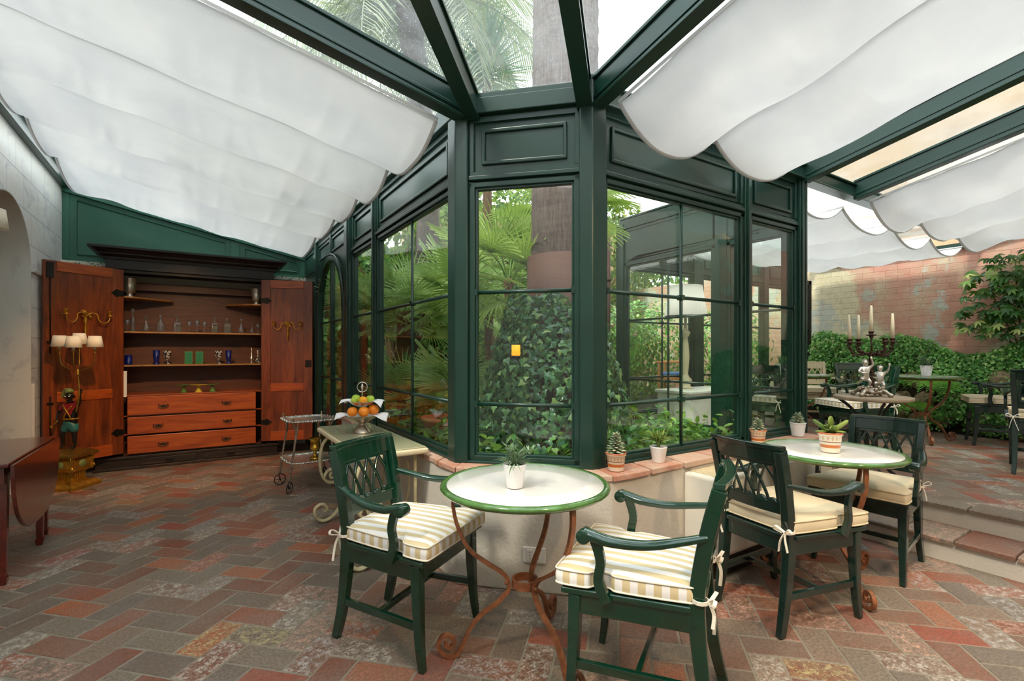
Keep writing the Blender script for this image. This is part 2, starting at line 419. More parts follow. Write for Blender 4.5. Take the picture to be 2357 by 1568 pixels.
def leafmat(name, stops, rough=.38, tl=.3, gloss=.4):
    t=NT(name); g=t.n('NewGeometry')
    c=t.ramp(g.outputs['Random Per Island'],[(p,lin(h)) for p,h in stops])
    t.set(Base_Color=c,Roughness=rough); t.b.inputs['Specular IOR Level'].default_value=gloss
    tr=t.n('BsdfTranslucent'); t.l(t.mix(.5,c,lin('#A8C840')),tr.inputs['Color']); mx=t.n('MixShader'); mx.inputs[0].default_value=tl
    t.l(t.b.outputs[0],mx.inputs[1]); t.l(tr.outputs[0],mx.inputs[2]); t.l(mx.outputs[0],t.out.inputs['Surface']); return t.m
M['ivy']=leafmat('ivy_leaf',[(0,'#1B3B24'),(.4,'#2C5A34'),(.75,'#447A42'),(1,'#7FA552')])
M['ivydark']=leafmat('dark_ivy_leaf',[(0,'#24472F'),(.5,'#42734E'),(.85,'#6E9C62'),(1,'#9CB86E')],.3,.2,.6)
M['ground']=leafmat('ground_cover_leaf',[(0,'#2A5A26'),(.5,'#4E8A36'),(1,'#93BB4C')])
M['fan']=leafmat('fan_palm_leaf',[(0,'#3F6A2E'),(.5,'#6E9A45'),(1,'#A3BC62')],.4,.4)
M['fanblue']=leafmat('grey_green_palm_leaf',[(0,'#557A50'),(.5,'#7FA468'),(1,'#B4CC90')],.4,.35)
M['date']=leafmat('date_palm_leaflet',[(0,'#6F7E70'),(.5,'#8E9A88'),(1,'#B9B79A')],.5,.35)
M['yucca']=leafmat('yucca_blade',[(0,'#3F7A62'),(.5,'#6AA083'),(1,'#B5BE7C')],.4,.3)
M['hedge']=leafmat('creeper_leaf',[(0,'#38703A'),(.4,'#5A9C4C'),(.75,'#86BE62'),(1,'#B8DA88')])
M['hedgedark']=leafmat('shrub_leaf',[(0,'#23451F'),(.5,'#3D6A30'),(.85,'#6A8A3C'),(1,'#B0A550')])
M['tree']=leafmat('tree_leaf',[(0,'#2E5526'),(.5,'#4E7A34'),(1,'#8FAE52')],.5,.4)
M['scheff']=leafmat('variegated_leaf',[(0,'#1F4A24'),(.5,'#39702C'),(.8,'#63973A'),(1,'#D5DB86')],.3,.25,.6)
M['fern']=leafmat('fern_leaflet',[(0,'#3C8A2E'),(1,'#8CC648')],.5,.4)
M['herb']=leafmat('grey_green_leaf',[(0,'#4E6B52'),(.6,'#738D70'),(1,'#96A88C')],.6,.2,.2)
M['succ']=leafmat('pale_succulent_leaf',[(0,'#7E967E'),(.6,'#A8B79A'),(1,'#D2CFA8')],.5,.15,.3)
M['succg']=leafmat('green_succulent_leaf',[(0,'#47662A'),(1,'#93A44C')],.35,.15,.5)
def bark(name,a,b,vertical=True):
    t=NT(name); v=t.co(scale=(26,26,2.2) if vertical else (3,3,30))
    n=t.noise(v,3,7,.75,.5); r=t.noise(t.co(scale=(1,1,14)),2.5,5)
    t.set(Base_Color=t.ramp(t.math('ADD',t.math('MULTIPLY',n,.7),t.math('MULTIPLY',r,.3)),[(.35,lin(a)),(.65,lin(b))]),Roughness=.9); t.bump(n,.9,.02); return t.m
M['palmbark']=bark('palm_bark','#3C302E','#82726A')
M['fibre']=bark('palm_fibre','#3E2A1C','#8A6A4A')
M['corten']=plain('rusted_steel_sleeve','#553A33',.7,.2,var=.12,vs=3)
M['stem']=plain('plant_stem','#6A5A3A',.8,var=.2)
M['greenstem']=plain('green_stem','#5E7A38',.6,var=.2)
M['rock']=plain('garden_rock','#8F7D62',.9,var=.4,vs=5,bump=.9,bs=8)
def brick_painted():
    t=NT('old_painted_brick'); tc=t.n('TexCoord'); sp=t.n('SeparateXYZ'); cb=t.n('CombineXYZ'); t.l(tc.outputs['Object'],sp.inputs[0])
    t.l(sp.outputs['Y'],cb.inputs[0]); t.l(sp.outputs['Z'],cb.inputs[1])
    br=t.n('TexBrick'); t.l(cb.outputs[0],br.inputs['Vector']); br.inputs['Scale'].default_value=1
    br.inputs['Brick Width'].default_value=.29; br.inputs['Row Height'].default_value=.085; br.inputs['Mortar Size'].default_value=.005; br.inputs['Mortar Smooth'].default_value=.6
    for k in ('Color1','Color2'): br.inputs[k].default_value=(1,1,1,1)
    br.inputs['Color2'].default_value=(.88,.88,.88,1); br.inputs['Mortar'].default_value=(.80,.76,.72,1)
    v=t.co(); n=t.noise(v,.9,5,.6,.4); n2=t.noise(t.co(loc=(3,1,7)),1.3,6,.65); n3=t.noise(v,16,6,.7,.5)
    c=t.ramp(n,[(.40,lin('#E0A592')),(.50,lin('#E0BCA2')),(.55,lin('#EBE0BE'))])
    c=t.mix(t.ramp(n2,[(.56,(0,0,0,1)),(.60,(1,1,1,1))]),c,lin('#D2D6C8'))
    c=t.mix(t.ramp(n3,[(.45,(0,0,0,1)),(.75,(.45,.45,.45,1))]),c,lin('#C99C84'))
    t.set(Base_Color=t.mix(1,c,br.outputs['Color'],'MULTIPLY'),Roughness=.9)
    h=t.math('ADD',t.math('MULTIPLY',t.math('SUBTRACT',1.0,br.outputs['Fac']),.5),n3); t.bump(h,.6,.015); return t.m
M['paintbrick']=brick_painted()
M['ochre']=plain('ochre_stucco','#AA9274',.9,var=.14,vs=1.2,bump=.3,bs=20)
M['redwall']=plain('red_garden_wall','#8A4A3A',.9,var=.25,vs=2,bump=.5,bs=25)
def stripes(name, axis):
    t=NT(name); tc=t.n('TexCoord'); sp=t.n('SeparateXYZ'); t.l(tc.outputs['Object'],sp.inputs[0])
    f=t.math('GREATER_THAN',t.math('FRACT',t.math('DIVIDE',t.math('ADD',sp.outputs[axis],10.0),.052)),.5)
    c=t.mix(f,lin('#F2EFEC'),lin('#D9C69C')); t.set(Base_Color=c,Roughness=.85)
    t.bump(t.noise(t.co(),160,2),.2,.002); return t.m
M['stripe_y']=stripes('beige_stripe_cloth_top','Y'); M['stripe_x']=stripes('beige_stripe_cloth_side','X')
def tabletop():
    t=NT('white_glazed_table_top'); c=t.ramp(t.noise(t.co(),3,5),[(.3,lin('#D9D3CE')),(.7,lin('#E6E1DC'))])
    t.set(Base_Color=c,Roughness=.12,Coat_Weight=.3); return t.m
M['tabletop']=tabletop()
M['rim']=plain('green_glazed_rim','#4A7034',.14,var=.4,vs=14,coat=.6)
M['stonetop']=plain('weathered_stone_top','#9C8A72',.6,var=.25,vs=12)
def seaglass():
    t=NT('glass_covered_cream_top'); c=t.ramp(t.noise(t.co(),3,4),[(.3,lin('#B7B390')),(.7,lin('#C2BE9C'))])
    t.set(Base_Color=c,Roughness=.05,Coat_Weight=.6,Coat_Roughness=.02); return t.m
M['seaglass']=seaglass()
def decor_pot():
    # glazed pot: cream band, painted orange stripe, thin brown lines, a row of little flowers
    t=NT('painted_terracotta_pot'); tc=t.n('TexCoord'); sp=t.n('SeparateXYZ'); t.l(tc.outputs['Object'],sp.inputs[0]); z=sp.outputs['Z']
    ang=t.math('ARCTAN2',sp.outputs['Y'],sp.outputs['X'])
    band=t.ramp(z,[(0,lin('#E8DDC8')),(.020,lin('#C9702A')),(.036,lin('#E8DDC8')),(.050,lin('#8A4A24')),(.0525,lin('#EFE4CC')),(.0875,lin('#B5613A'))],'CONSTANT')
    a=t.math('MULTIPLY',ang,2.6); fx=t.math('SUBTRACT',t.math('FRACT',a),.5); fz=t.math('MULTIPLY',t.math('SUBTRACT',z,.070),24.0)
    d=t.math('SQRT',t.math('ADD',t.math('MULTIPLY',fx,fx),t.math('MULTIPLY',fz,fz)))
    pet=t.math('ADD',.2,t.math('MULTIPLY',t.math('COSINE',t.math('MULTIPLY',t.math('ARCTAN2',fz,fx),6.0)),.09))
    fl=t.math('MULTIPLY',t.math('LESS_THAN',d,pet),t.math('GREATER_THAN',d,.06))
    c=t.mix(t.math('MULTIPLY',fl,.8),band,lin('#C98A2E')); t.set(Base_Color=c,Roughness=.25,Coat_Weight=.3); return t.m
M['decorpot']=decor_pot()
def emis(name,hexc,s):
    t=NT(name); t.set(Base_Color=lin(hexc),Emission_Color=lin(hexc),Emission_Strength=s); return t.m
M['amber']=emis('amber_reflection_glow','#E8A020',1.0)  # glow put into the material for an amber reflection
# ------------------------------------------------------------------ floor, steps
WT=.134
def herring(z, inside, rz=R(45), th=.02, seed=3, org=(0,0)):
    g=random.Random(seed); mb=MB(); c,s=cos(rz),sin(rz); N=70
    for x in range(-N,N):
        for y in range(-N,N):
            k=(x-y)%4
            if k==0: w,h=2,1
            elif k==3: w,h=1,2
            else: continue
            cx,cy=(x+w/2)*WT,(y+h/2)*WT
            wx,wy=org[0]+c*cx-s*cy, org[1]+s*cx+c*cy
            if not inside(wx,wy): continue
            hw,hh=w*WT/2-.0035,h*WT/2-.0035; dz=g.uniform(-.0008,.0008); P=[]
            for a,b in ((-1,-1),(1,-1),(1,1),(-1,1)):
                lx,ly=cx+a*hw+g.uniform(-.002,.002)-a*.001,cy+b*hh+g.uniform(-.002,.002)-b*.001
                P.append((org[0]+c*lx-s*ly,org[1]+s*lx+c*ly))
            tx,ty=g.uniform(-.0015,.0015),g.uniform(-.0015,.0015)
            ins=.0035; T=[(px+(wx-px)*ins/.1,py+(wy-py)*ins/.1) for px,py in P]
            vs=[(p[0],p[1],z-th) for p in P]+[(p[0],p[1],z-.0025) for p in P]+[(t[0],t[1],z+dz+tx*(1 if i in(1,2) else -1)) for i,t in enumerate(T)]
            fs=[(8,9,10,11)]+[(i,(i+1)%4,4+(i+1)%4,4+i) for i in range(4)]+[(4+i,4+(i+1)%4,8+(i+1)%4,8+i) for i in range(4)]
            mb.add(vs,fs)
    return mb
def in_low(x,y):
    if not(-1.75<x<3.93 and -1.6<y<7.45): return False
    if x<-1.38 and not (4.9<y<6.25): return False
    return not (x>1.27 and y>1.93 and x+y>3.78)
mb=herring(0,in_low); mb.m=1
mb.box(-1.8,4.0,-1.7,7.6,-.12,-.0022)
tag(mb.build('floor',[M['tile'],M['grout']]),kind='structure')
mb=herring(.28,lambda x,y: 4.40<x<8.45 and -1.55<y<4.1,seed=5); mb.m=1
mb.box(4.30,8.5,-1.6,4.1,.10,.2778)
tag(mb.build('floor_upper',[M['tile'],M['grout']]),kind='structure')
# two steps: worn tile treads on plastered risers
def step(name,x0,x1,z,zb,y1,seed):
    g=random.Random(seed); mb=MB(); y=-1.5
    while y<y1-.05:
        L=g.uniform(.26,.31); e=min(y+L,y1)
        b=(x0+g.uniform(0,.006),x1,y+.004,e-.004); t=(b[0]+.006,b[1],b[2]+.003,b[3]-.003)
        mb.tbox(b,b,z-.03,z-.008).tbox(b,t,z-.008,z+g.uniform(-.001,.001)); y+=L
    o=mb.build(name,M['tile']); tag(o,kind='structure')
    r=MB().box(x0+.025,x1,-1.5,y1,zb,z-.03).build('riser',M['plaster'],o)
    return o
step('floor_step_1',3.87,4.25,.145,0,2.05,1)
step('floor_step_2',4.19,4.40,.28,.0,2.05,2)

# ------------------------------------------------------------------ low courtyard wall, sill
pl=[(1.21,5.05),(1.21,2.46),(1.81,1.86),(4.06,1.86),(4.06,2.13),(1.91,2.13),(1.37,2.67),(1.37,5.05)]
tag(MB().prism(pl,0,.628).build('wall_courtyard',M['plaster'],bevel=.012),kind='structure')
def sill(name,A0,A1,B0,B1,n,seed):   # A front line, B back line
    g=random.Random(seed); mb=MB()
    A0,A1,B0,B1=[Vector(v) for v in (A0,A1,B0,B1)]
    for i in range(n):
        t0,t1=(i+.012)/n,(i+1-.012)/n
        j=lambda: Vector((g.uniform(-.006,.006),g.uniform(-.006,.006)))
        a0,a1,b0,b1=A0.lerp(A1,t0)+j(),A0.lerp(A1,t1)+j(),B0.lerp(B1,t0),B0.lerp(B1,t1)
        mid=A0.lerp(A1,(t0+t1)/2)+j()
        mb.prism([a0,mid,a1,b1,b0],.622,.655+g.uniform(-.002,.002))
    return tag(mb.build(name,M['sill'],bevel=.005,seg=2),kind='structure')
sill('trim_1',(1.195,5.0),(1.195,2.455),(1.36,5.0),(1.36,2.62),12,1)
sill('trim_2',(1.195,2.452),(1.805,1.845),(1.36,2.63),(1.88,2.11),3,2)
sill('trim_3',(1.81,1.84),(4.05,1.84),(1.88,2.12),(4.05,2.12),8,3)

# ------------------------------------------------------------------ glazed walls
HEAD=2.28; PAN0=2.345; PAN1=2.66; ZS=.652
TN=[3]
def trimo(mb,mat=None,bevel=.004):
    TN[0]+=1; return tag(mb.build('trim_%d'%TN[0],mat or M['green'],bevel=bevel),kind='structure')
WN=[0]
def rect_mould(mb,fr,u0,u1,z0,z1,n,r=.011):
    for (a,b,c,d) in ((u0,u1,z0,z0),(u0,u1,z1,z1)): mb.fb(fr,a-r,b+r,n,n+r*1.4,c-r,c+r)
    for u in (u0,u1): mb.fb(fr,u-r,u+r,n,n+r*1.4,z0,z1)
def window(fr,u0,u1,z0=ZS,hm=(1.643,.994),vm=(),panel=True,head=HEAD,bs=.035,mat=None,top=PAN1):
    WN[0]+=1; mat=mat or M['green']
    root=empty('window_%d'%WN[0],kind='structure')
    mb=MB(); f=.035
    for (a,b) in ((u0,u0+f),(u1-f,u1)): mb.fb(fr,a,b,-.055,.0,z0,head)
    mb.fb(fr,u0,u1,-.055,.0,z0,z0+.045); mb.fb(fr,u0,u1,-.055,0,head-.03,head)
    mb.fb(fr,u0-.01,u1+.01,-.05,.022,z0,z0+.018)      # bottom nose
    g=.014
    for (a,b) in ((u0+f,u0+f+g),(u1-f-g,u1-f)): mb.fb(fr,a,b,-.045,-.014,z0+.045,head-.03)
    mb.fb(fr,u0+f,u1-f,-.045,-.014,z0+.045,z0+.045+g); mb.fb(fr,u0+f,u1-f,-.045,-.014,head-.03-g,head-.03)
    mb.build('frame',mat,root,bevel=.004)
    pane=MB().fb(fr,u0+f,u1-f,-.033,-.028,z0+.045,head-.03); pane.build('pane',M['glass'],root)
    o,u,n=[Vector(q) for q in fr]
    def pt(uu,zz,nn=-.018): p=o+u*uu+n*nn; return (p.x,p.y,zz)
    for h in hm:
        m=MB().tube([pt(u0+f,h),pt(u1-f,h)],.0115,8)
        for uu in (u0+f+.004,u1-f-.004): m.fb(fr,uu-.012,uu+.012,-.036,0.0,h-.018,h+.018)
        for v in vm: m.fb(fr,v-.016,v+.016,-.036,0.0,h-.016,h+.016)
        m.build('muntin',mat,root)
    for v in vm:
        m=MB().tube([pt(v,z0+.045),pt(v,head-.03)],.0105,8); m.build('muntin',mat,root)
        
    if panel:
        mb=MB(); mb.fb(fr,u0,u1,-.05,-.018,head,top)
        mb.fb(fr,u0,u1,-.05,.012,head+.01,head+.035); mb.fb(fr,u0,u1,-.05,.0,head+.035,head+.06)
        mb.fb(fr,u0,u1,-.05,.0,top-.035,top)
        for (a,b) in ((u0,u0+.03),(u1-.03,u1)): mb.fb(fr,a,b,-.05,0,head+.06,top-.035)
        mb.build('panel',mat,root,bevel=.004)
        mb=MB(); rect_mould(mb,fr,u0+.085,u1-.085,head+.11,top-.085,-.018); mb.build('moulding',mat,root,bevel=.006,seg=3)
    return root
FL=((1.28,0,0),(0,1,0),(-1,0,0))
FR=((0,2.03,0),(1,0,0),(0,-1,0))
q=math.sqrt(.5)
FC=((1.28,2.57,0),(q,-q,0),(-q,-q,0))
window(FL,2.66,4.14,vm=(3.35,))
window(FL,4.22,4.93)
window(FC,.062,.705)
window(FR,1.91,3.26,vm=(2.60,))
window(FR,3.33,3.985)
# corner posts and mullions
trimo(MB().prism([(1.252,2.665),(1.252,2.562),(1.306,2.508),(1.386,2.588),(1.345,2.665)],.63,2.82),bevel=.008)
trimo(MB().prism([(1.912,2.002),(1.812,2.002),(1.758,2.056),(1.838,2.136),(1.912,2.10)],.63,2.82),bevel=.008)
trimo(MB().fb(FL,4.14,4.22,-.06,.012,.63,2.70).fb(FL,4.165,4.195,0,.028,.655,2.68))
trimo(MB().fb(FL,4.93,5.10,-.06,.03,.0,2.70).fb(FL,4.96,5.07,0,.045,.02,2.68))
trimo(MB().fb(FR,3.26,3.33,-.06,.012,.63,2.70).fb(FR,3.28,3.31,0,.028,.655,2.68))
trimo(MB().fb(FR,3.985,4.085,-.10,.02,.60,2.80).fb(FR,4.0,4.03,.02,.034,.655,2.75).fb(FR,4.045,4.07,.02,.034,.655,2.75))
trimo(MB().fb(FL,6.55,6.66,-.06,.03,.0,2.70))
# end bay of the long wall: solid green panelling behind the wardrobe door
o=MB().fb(FL,6.66,7.46,-.06,0,0,2.70); o=tag(o.build('wall_bay',M['green']),kind='structure')
mb=MB(); rect_mould(mb,FL,6.74,7.38,2.36,2.60,0); rect_mould(mb,FL,6.74,7.38,.3,2.2,0); mb.build('moulding',M['green'],o,bevel=.005)
# arched glazed door of the long wall
def arch_door():
    root=empty('door_1',kind='structure'); fr=FL
    u0,u1=5.10,6.55; cu=(u0+u1)/2; hw=.60; sp=1.72; ht=.62
    arc=[(cu+hw*cos(a),sp+ht*sin(a)) for a in [pi*i/24 for i in range(25)]]
    # spandrel board with the arch cut out
    poly=[(u0,0.0),(u0,2.66),(u1,2.66),(u1,0.0),(cu+hw+.05,0.0)]+[(cu+(hw+.05)*cos(pi*i/24),sp+(ht+.05)*sin(pi*i/24)) for i in range(25)]+[(cu-hw-.05,0.0)]
    mb=MB(); mb.prism(poly,1.29,1.33,'x'); 
    mb.fb(fr,u0,u1,-.04,.005,2.62,2.67); mb.fb(fr,cu-.02,cu+.02,-.03,.012,2.36,2.66)
    mb.build('spandrel',M['green'],root)
    outer=[(1.275,y,z) for y,z in [(cu+hw+.02,.02)]+[(cu+(hw+.02)*cos(pi*i/24),sp+(ht+.02)*sin(pi*i/24)) for i in range(25)]+[(cu-hw-.02,.02)]]
    mb=MB(); mb.bar(outer,.05,.05,up=(1,0,0)); mb.tube([(1.262,y,z) for y,z in [(cu+hw+.055,.02)]+[(cu+(hw+.055)*cos(pi*i/24),sp+(ht+.06)*sin(pi*i/24)) for i in range(25)]+[(cu-hw-.055,.02)]],.013,8)
    mb.fb(fr,cu-.025,cu+.025,-.04,.01,.02,sp+ht); mb.fb(fr,cu-hw,cu+hw,-.035,.0,.02,.36)
    mb.build('frame',M['green'],root,bevel=.003)
    mb=MB(); mb.prism([(cu+hw,.36)]+arc+[(cu-hw,.36)],1.302,1.307,'x'); mb.build('pane',M['glass'],root)
    for h in (1.643,.994):
        MB().tube([(1.29,cu-hw,h),(1.29,cu+hw,h)],.011,8).build('muntin',M['green'],root)
    MB().fb(fr,5.19,5.22,0,.03,1.72,1.86).build('hinge',M['green'],root)
    mb=MB()
    for a,b in ((u0+.08,cu-.06),(cu+.06,u1-.08)): rect_mould(mb,fr,a,b,2.44,2.58,-.005,.008)
    mb.build('moulding',M['green'],root)
arch_door()
# far side of the courtyard and the glazed end of the far room
FF=((4.06,0,0),(0,1,0),(1,0,0)); FE=((0,4.0,0),(1,0,0),(0,-1,0))
window(FF,2.13,2.66,z0=.55); window(FF,2.78,3.92,z0=.55,vm=(3.34,))
trimo(MB().fb(FF,2.66,2.78,-.06,.03,.5,2.72)); trimo(MB().fb(FF,3.92,4.03,-.07,.03,.3,2.72))
for (a,b,v) in ((4.14,5.32,(4.75,)),(5.50,6.14,()),(6.24,6.90,()),(7.02,7.60,())):
    window(FE,a,b,z0=.55,vm=v)
for (a,b) in ((4.06,4.14),(5.32,5.50),(6.14,6.24),(6.90,7.02)): trimo(MB().fb(FE,a,b,-.06,.02,.28,2.72))
tag(MB().box(4.0,4.12,2.13,3.95,.0,.55).build('wall_far',M['plaster']),kind='structure')
tag(MB().box(4.06,7.6,3.96,4.06,0,.55).build('wall_far_end',M['plaster']),kind='structure')
# glazed leaf at the end of the far room, beside the brick wall
dr=empty('door_2',kind='structure'); mb=MB()
for a,b in ((7.60,7.67),(8.16,8.23)): mb.fb(FE,a,b,-.03,.02,.29,2.42)
mb.fb(FE,7.60,8.23,-.03,.02,2.36,2.42).fb(FE,7.60,8.23,-.03,.02,.29,.55).build('frame',M['black'],dr,bevel=.004)
MB().fb(FE,7.67,8.16,-.008,-.003,.55,2.36).build('pane',M['glass'],dr)
MB().fb(FE,7.67,8.16,-.02,.01,1.63,1.66).build('muntin',M['black'],dr)

# ------------------------------------------------------------------ solid walls
arch=[(5.57-.62*cos(pi*i/24),2.06+.54*sin(pi*i/24)) for i in range(25)]
poly=[(-1.6,0),(4.95,0)]+arch+[(6.19,0),(7.6,0),(7.6,3.22),(2.6,3.22),(-.1,3.5),(-1.6,3.7),(-1.6,0.01)]
tag(MB().prism(poly,-1.75,-1.30,'x').build('wall_left',M['ashlar']),kind='structure')
# lining of the arched recess
mb=MB(); mo=.012
L=[(4.95,0)]+arch+[(6.19,0)]; Li=[(4.95+mo,0)]+[(5.57-(.62-mo)*cos(pi*i/24),2.06+(.54-mo)*sin(pi*i/24)) for i in range(25)]+[(6.19-mo,0)]
vs=[];fs=[]
for x in (-1.74,-1.296):
    for A in (L,Li): vs+=[(x,a,b) for a,b in A]
n=len(L)
for i in range(n-1): fs+=[(n+i,n+i+1,3*n+i+1,3*n+i),(2*n+i,2*n+i+1,3*n+i+1,3*n+i)]
mb.add(vs,fs,True); tag(mb.build('trim_40',M['marble']),kind='structure')
mb=MB().box(-1.305,-1.275,6.20,6.24,0,1.0).box(-1.315,-1.27,6.19,7.4,2.03,2.06); tag(mb.build('trim_41',M['marble'],bevel=.006),kind='structure')
dr=empty('door_3',kind='structure')
mb=MB(); fr3=((-1.62,0,0),(0,1,0),(1,0,0))
arc3=[(5.57-.58*cos(pi*i/20),2.06+.50*sin(pi*i/20)) for i in range(21)]
mb.bar([(-1.60,5.0,0.01)]+[(-1.60,a,b) for a,b in arc3]+[(-1.60,6.14,.01)],.06,.07,up=(1,0,0))
mb.fb(fr3,5.0,6.14,-.03,.04,1.98,2.06); mb.fb(fr3,5.54,5.60,-.03,.03,.02,2.0)
for a,b in ((5.04,5.12),(5.46,5.54),(5.60,5.68),(6.02,6.10)): mb.fb(fr3,a,b,-.02,.02,.02,1.98)
for a,b in ((5.04,5.54),(5.60,6.10)): mb.fb(fr3,a,b,-.02,.02,.02,.7); mb.fb(fr3,a,b,-.02,.02,1.9,1.98)
mb.build('frame',M['white'],dr,bevel=.004)
mb=MB(); mb.fb(fr3,5.12,6.02,-.005,.0,.7,1.9); mb.prism([(5.03,2.06)]+arc3[1:-1]+[(6.11,2.06)],-1.625,-1.62,'x'); mb.build('pane',M['glass'],dr)
MB().fb(fr3,5.50,5.53,.02,.05,1.0,1.12).build('handle',M['brass'],dr)
tag(MB().box(-2.9,-1.75,4.0,4.05,0,2.9).box(-2.9,-1.75,7.0,7.05,0,2.9).box(-2.95,-2.9,4,7.05,0,2.9).box(-2.95,-1.75,4,7.05,2.9,2.95).box(-2.95,-1.75,4,7.05,-.05,0).build('wall_lobby',M['outwall']),kind='structure')
# back wall: lower part, patterned frieze strip, green panelling under the roof slope
zr=lambda x: 2.67+.21*(1.28-x)
tag(MB().box(-1.75,1.34,7.45,7.6,0,2.30).build('wall_back',M['outwall']),kind='structure')
FB=((0,7.45,0),(1,0,0),(0,-1,0))
t=NT('patterned_strip'); vo=t.n('TexVoronoi'); t.l(t.co(),vo.inputs['Vector']); vo.inputs['Scale'].default_value=34
t.set(Base_Color=t.ramp(vo.outputs['Distance'],[(.25,lin('#5C7A52')),(.42,lin('#E6E2D2'))]),Roughness=.8); M['strip']=t.m
tag(MB().box(-1.3,1.28,7.38,7.46,2.29,2.335).build('trim_42',M['strip']),kind='structure')
poly=[(-1.3,2.33),(1.28,2.33),(1.28,zr(1.28)),(-1.3,zr(-1.3))]
root=empty('wall_back_panelling',kind='structure')
MB().prism(poly,7.43,7.6,'y').build('board',M['panelgreen_lit'],root)
mb=MB(); mb.fb(FB,-1.3,1.28,.0,.03,2.335,2.37)
for a,b in ((-1.3,-1.24),(.36,.46),(1.22,1.28)): mb.fb(FB,a,b,0,.035,2.36,zr(b)-.02)
mb.bar([(-1.3,7.41,zr(-1.3)-.05),(1.28,7.41,zr(1.28)-.05)],.05,.09); mb.bar([(-1.3,7.40,zr(-1.3)+.0),(1.28,7.40,zr(1.28)+.0)],.07,.03)
mb.build('rail',M['panelgreen_lit'],root,bevel=.005)
def trap(a,b):
    z0=2.415; P=[(a,7.424,z0),(b,7.424,z0),(b,7.424,zr(b)-.15),(a,7.424,zr(a)-.15)]
    m=MB(); m.tube([Vector(p) for p in P],.011,6,closed=True,up=(0,1,0)); m.build('moulding',M['panelgreen_lit'],root)
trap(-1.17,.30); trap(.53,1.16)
# outer walls behind the photographer, and the old brick wall with its coping beam
tag(MB().box(-1.8,8.5,-1.75,-1.6,0,3.75).build('wall_rear',M['outwall']),kind='structure')
poly=[(-1.6,0),(9.2,0),(9.2,2.70),(2.03,2.72),(-1.6,3.45)]
tag(MB().prism(poly,8.4,8.6,'x').build('wall_brick',M['paintbrick']),kind='structure')
tag(MB().bar([(8.37,4.0,2.66),(8.37,2.0,2.68),(8.37,-1.6,3.40)],.07,.07).build('trim_43',M['green']),kind='structure')

# ------------------------------------------------------------------ roof: rafters, eaves, glass
roof=empty('ceiling',kind='structure')
def rafter(p0,p1,w=.05,h=.15):
    p0,p1=Vector(p0),Vector(p1)
    mb=MB(); mb.bar([p0,p1],w,h)
    off=Vector((0,0,1))*(h/2); d=(p1-p0).normalized(); 
    mb.bar([p0-off,p1-off],w*1.7,.018); mb.bar([p0+off,p1+off],w*1.5,.02); mb.bar([p0-off*.45,p1-off*.45],w*1.25,.02)
    mb.build('rafter',M['green'],roof,bevel=.003)
zt=2.72
A=Vector((1.28,2.535,zt)); B=Vector((1.845,2.01,zt)); PA=Vector((1.335,2.505,zt)); PB=Vector((1.792,2.05,zt))
rafter(A,(-1.3,2.535,zt+.21*2.58))
def ray(p,ang,t): return Vector((p.x+t*cos(ang),p.y+t*sin(ang),p.z+.21*t))
rafter(PA,ray(PA,R(225),3.7)); rafter(PB,ray(PB,R(223),4.2))
rafter(B,(1.845,-1.6,zt+.21*3.6))
rafter((4.05,2.0,zt),(4.05,-1.6,zt+.21*3.6)); rafter((4.90,2.0,zt),(4.90,-1.6,zt+.21*3.6))
rafter((4.05,4.0,zt-.01),(4.05,2.08,zt-.01)); rafter((1.25,7.40,zt),(-1.3,7.40,zt+.21*2.55))
mb=MB()
mb.fb(FL,2.6,7.45,-.05,.035,2.665,2.78); mb.build('eave_beam',M['green'],roof,bevel=.005)
MB().fb(FC,.0,.76,-.05,.03,2.665,2.755).fb(FC,0,.76,-.05,.015,2.755,2.79).build('eave_beam',M['green'],roof,bevel=.005)
MB().fb(FR,1.85,8.4,-.05,.035,2.665,2.76).fb(FR,1.85,8.4,-.05,.055,2.76,2.775).fb(FR,1.85,8.4,-.05,.055,2.655,2.668).build('eave_beam',M['green'],roof,bevel=.004)
MB().fb(FE,4.06,8.4,-.06,.03,2.66,2.76).build('eave_beam',M['green'],roof,bevel=.005)
MB().fb(FF,2.03,4.0,-.06,.03,2.66,2.76).build('eave_beam',M['green'],roof,bevel=.005)
MB().bar([(-1.27,2.5,3.21),(-1.27,7.45,3.21)],.07,.12).bar([(-1.25,2.5,3.27),(-1.25,7.45,3.27)],.1,.02).build('eave_beam',M['green'],roof,bevel=.004)
def rpane(P):
    P=[Vector(p) for p in P]; up=Vector((0,0,.007)); n=len(P)
    MB().add([tuple(p) for p in P]+[tuple(p+up) for p in P],[tuple(range(n))[::-1],tuple(range(n,2*n))]+[(i,(i+1)%n,n+(i+1)%n,n+i) for i in range(n)]).build('roof_pane',M['roofglass'],roof)
zg=zt+.085; k=.21
rpane([(1.30,2.535,zg),(1.30,7.5,zg),(-1.35,7.5,zg+k*2.65),(-1.35,2.535,zg+k*2.65)])
pa=ray(PA,R(225),3.73); pb=ray(PB,R(223),4.23)
rpane([(1.28,2.535,zg),(-1.35,2.535,zg+k*2.63),(pa.x,pa.y,pa.z+.085),(PA.x,PA.y,zg)])
rpane([(1.30,2.56,zg),(PA.x,PA.y,zg),(pa.x,pa.y,pa.z+.085),(pb.x,pb.y,pb.z+.085),(PB.x,PB.y,zg),(1.85,2.03,zg)])
rpane([(PB.x,PB.y,zg),(pb.x,pb.y,pb.z+.085),(-1.3,-1.6,pb.z+.085),(1.845,-1.62,zg+k*3.62),(1.845,2.03,zg)])
for a,b in ((1.845,4.05),(4.05,4.90),(4.90,8.42)):
    rpane([(a,2.04,zg),(a,-1.62,zg+k*3.66),(b,-1.62,zg+k*3.66),(b,2.04,zg)])
rpane([(4.05,4.05,zg),(4.05,2.04,zg),(8.42,2.04,zg),(8.42,4.05,zg)])

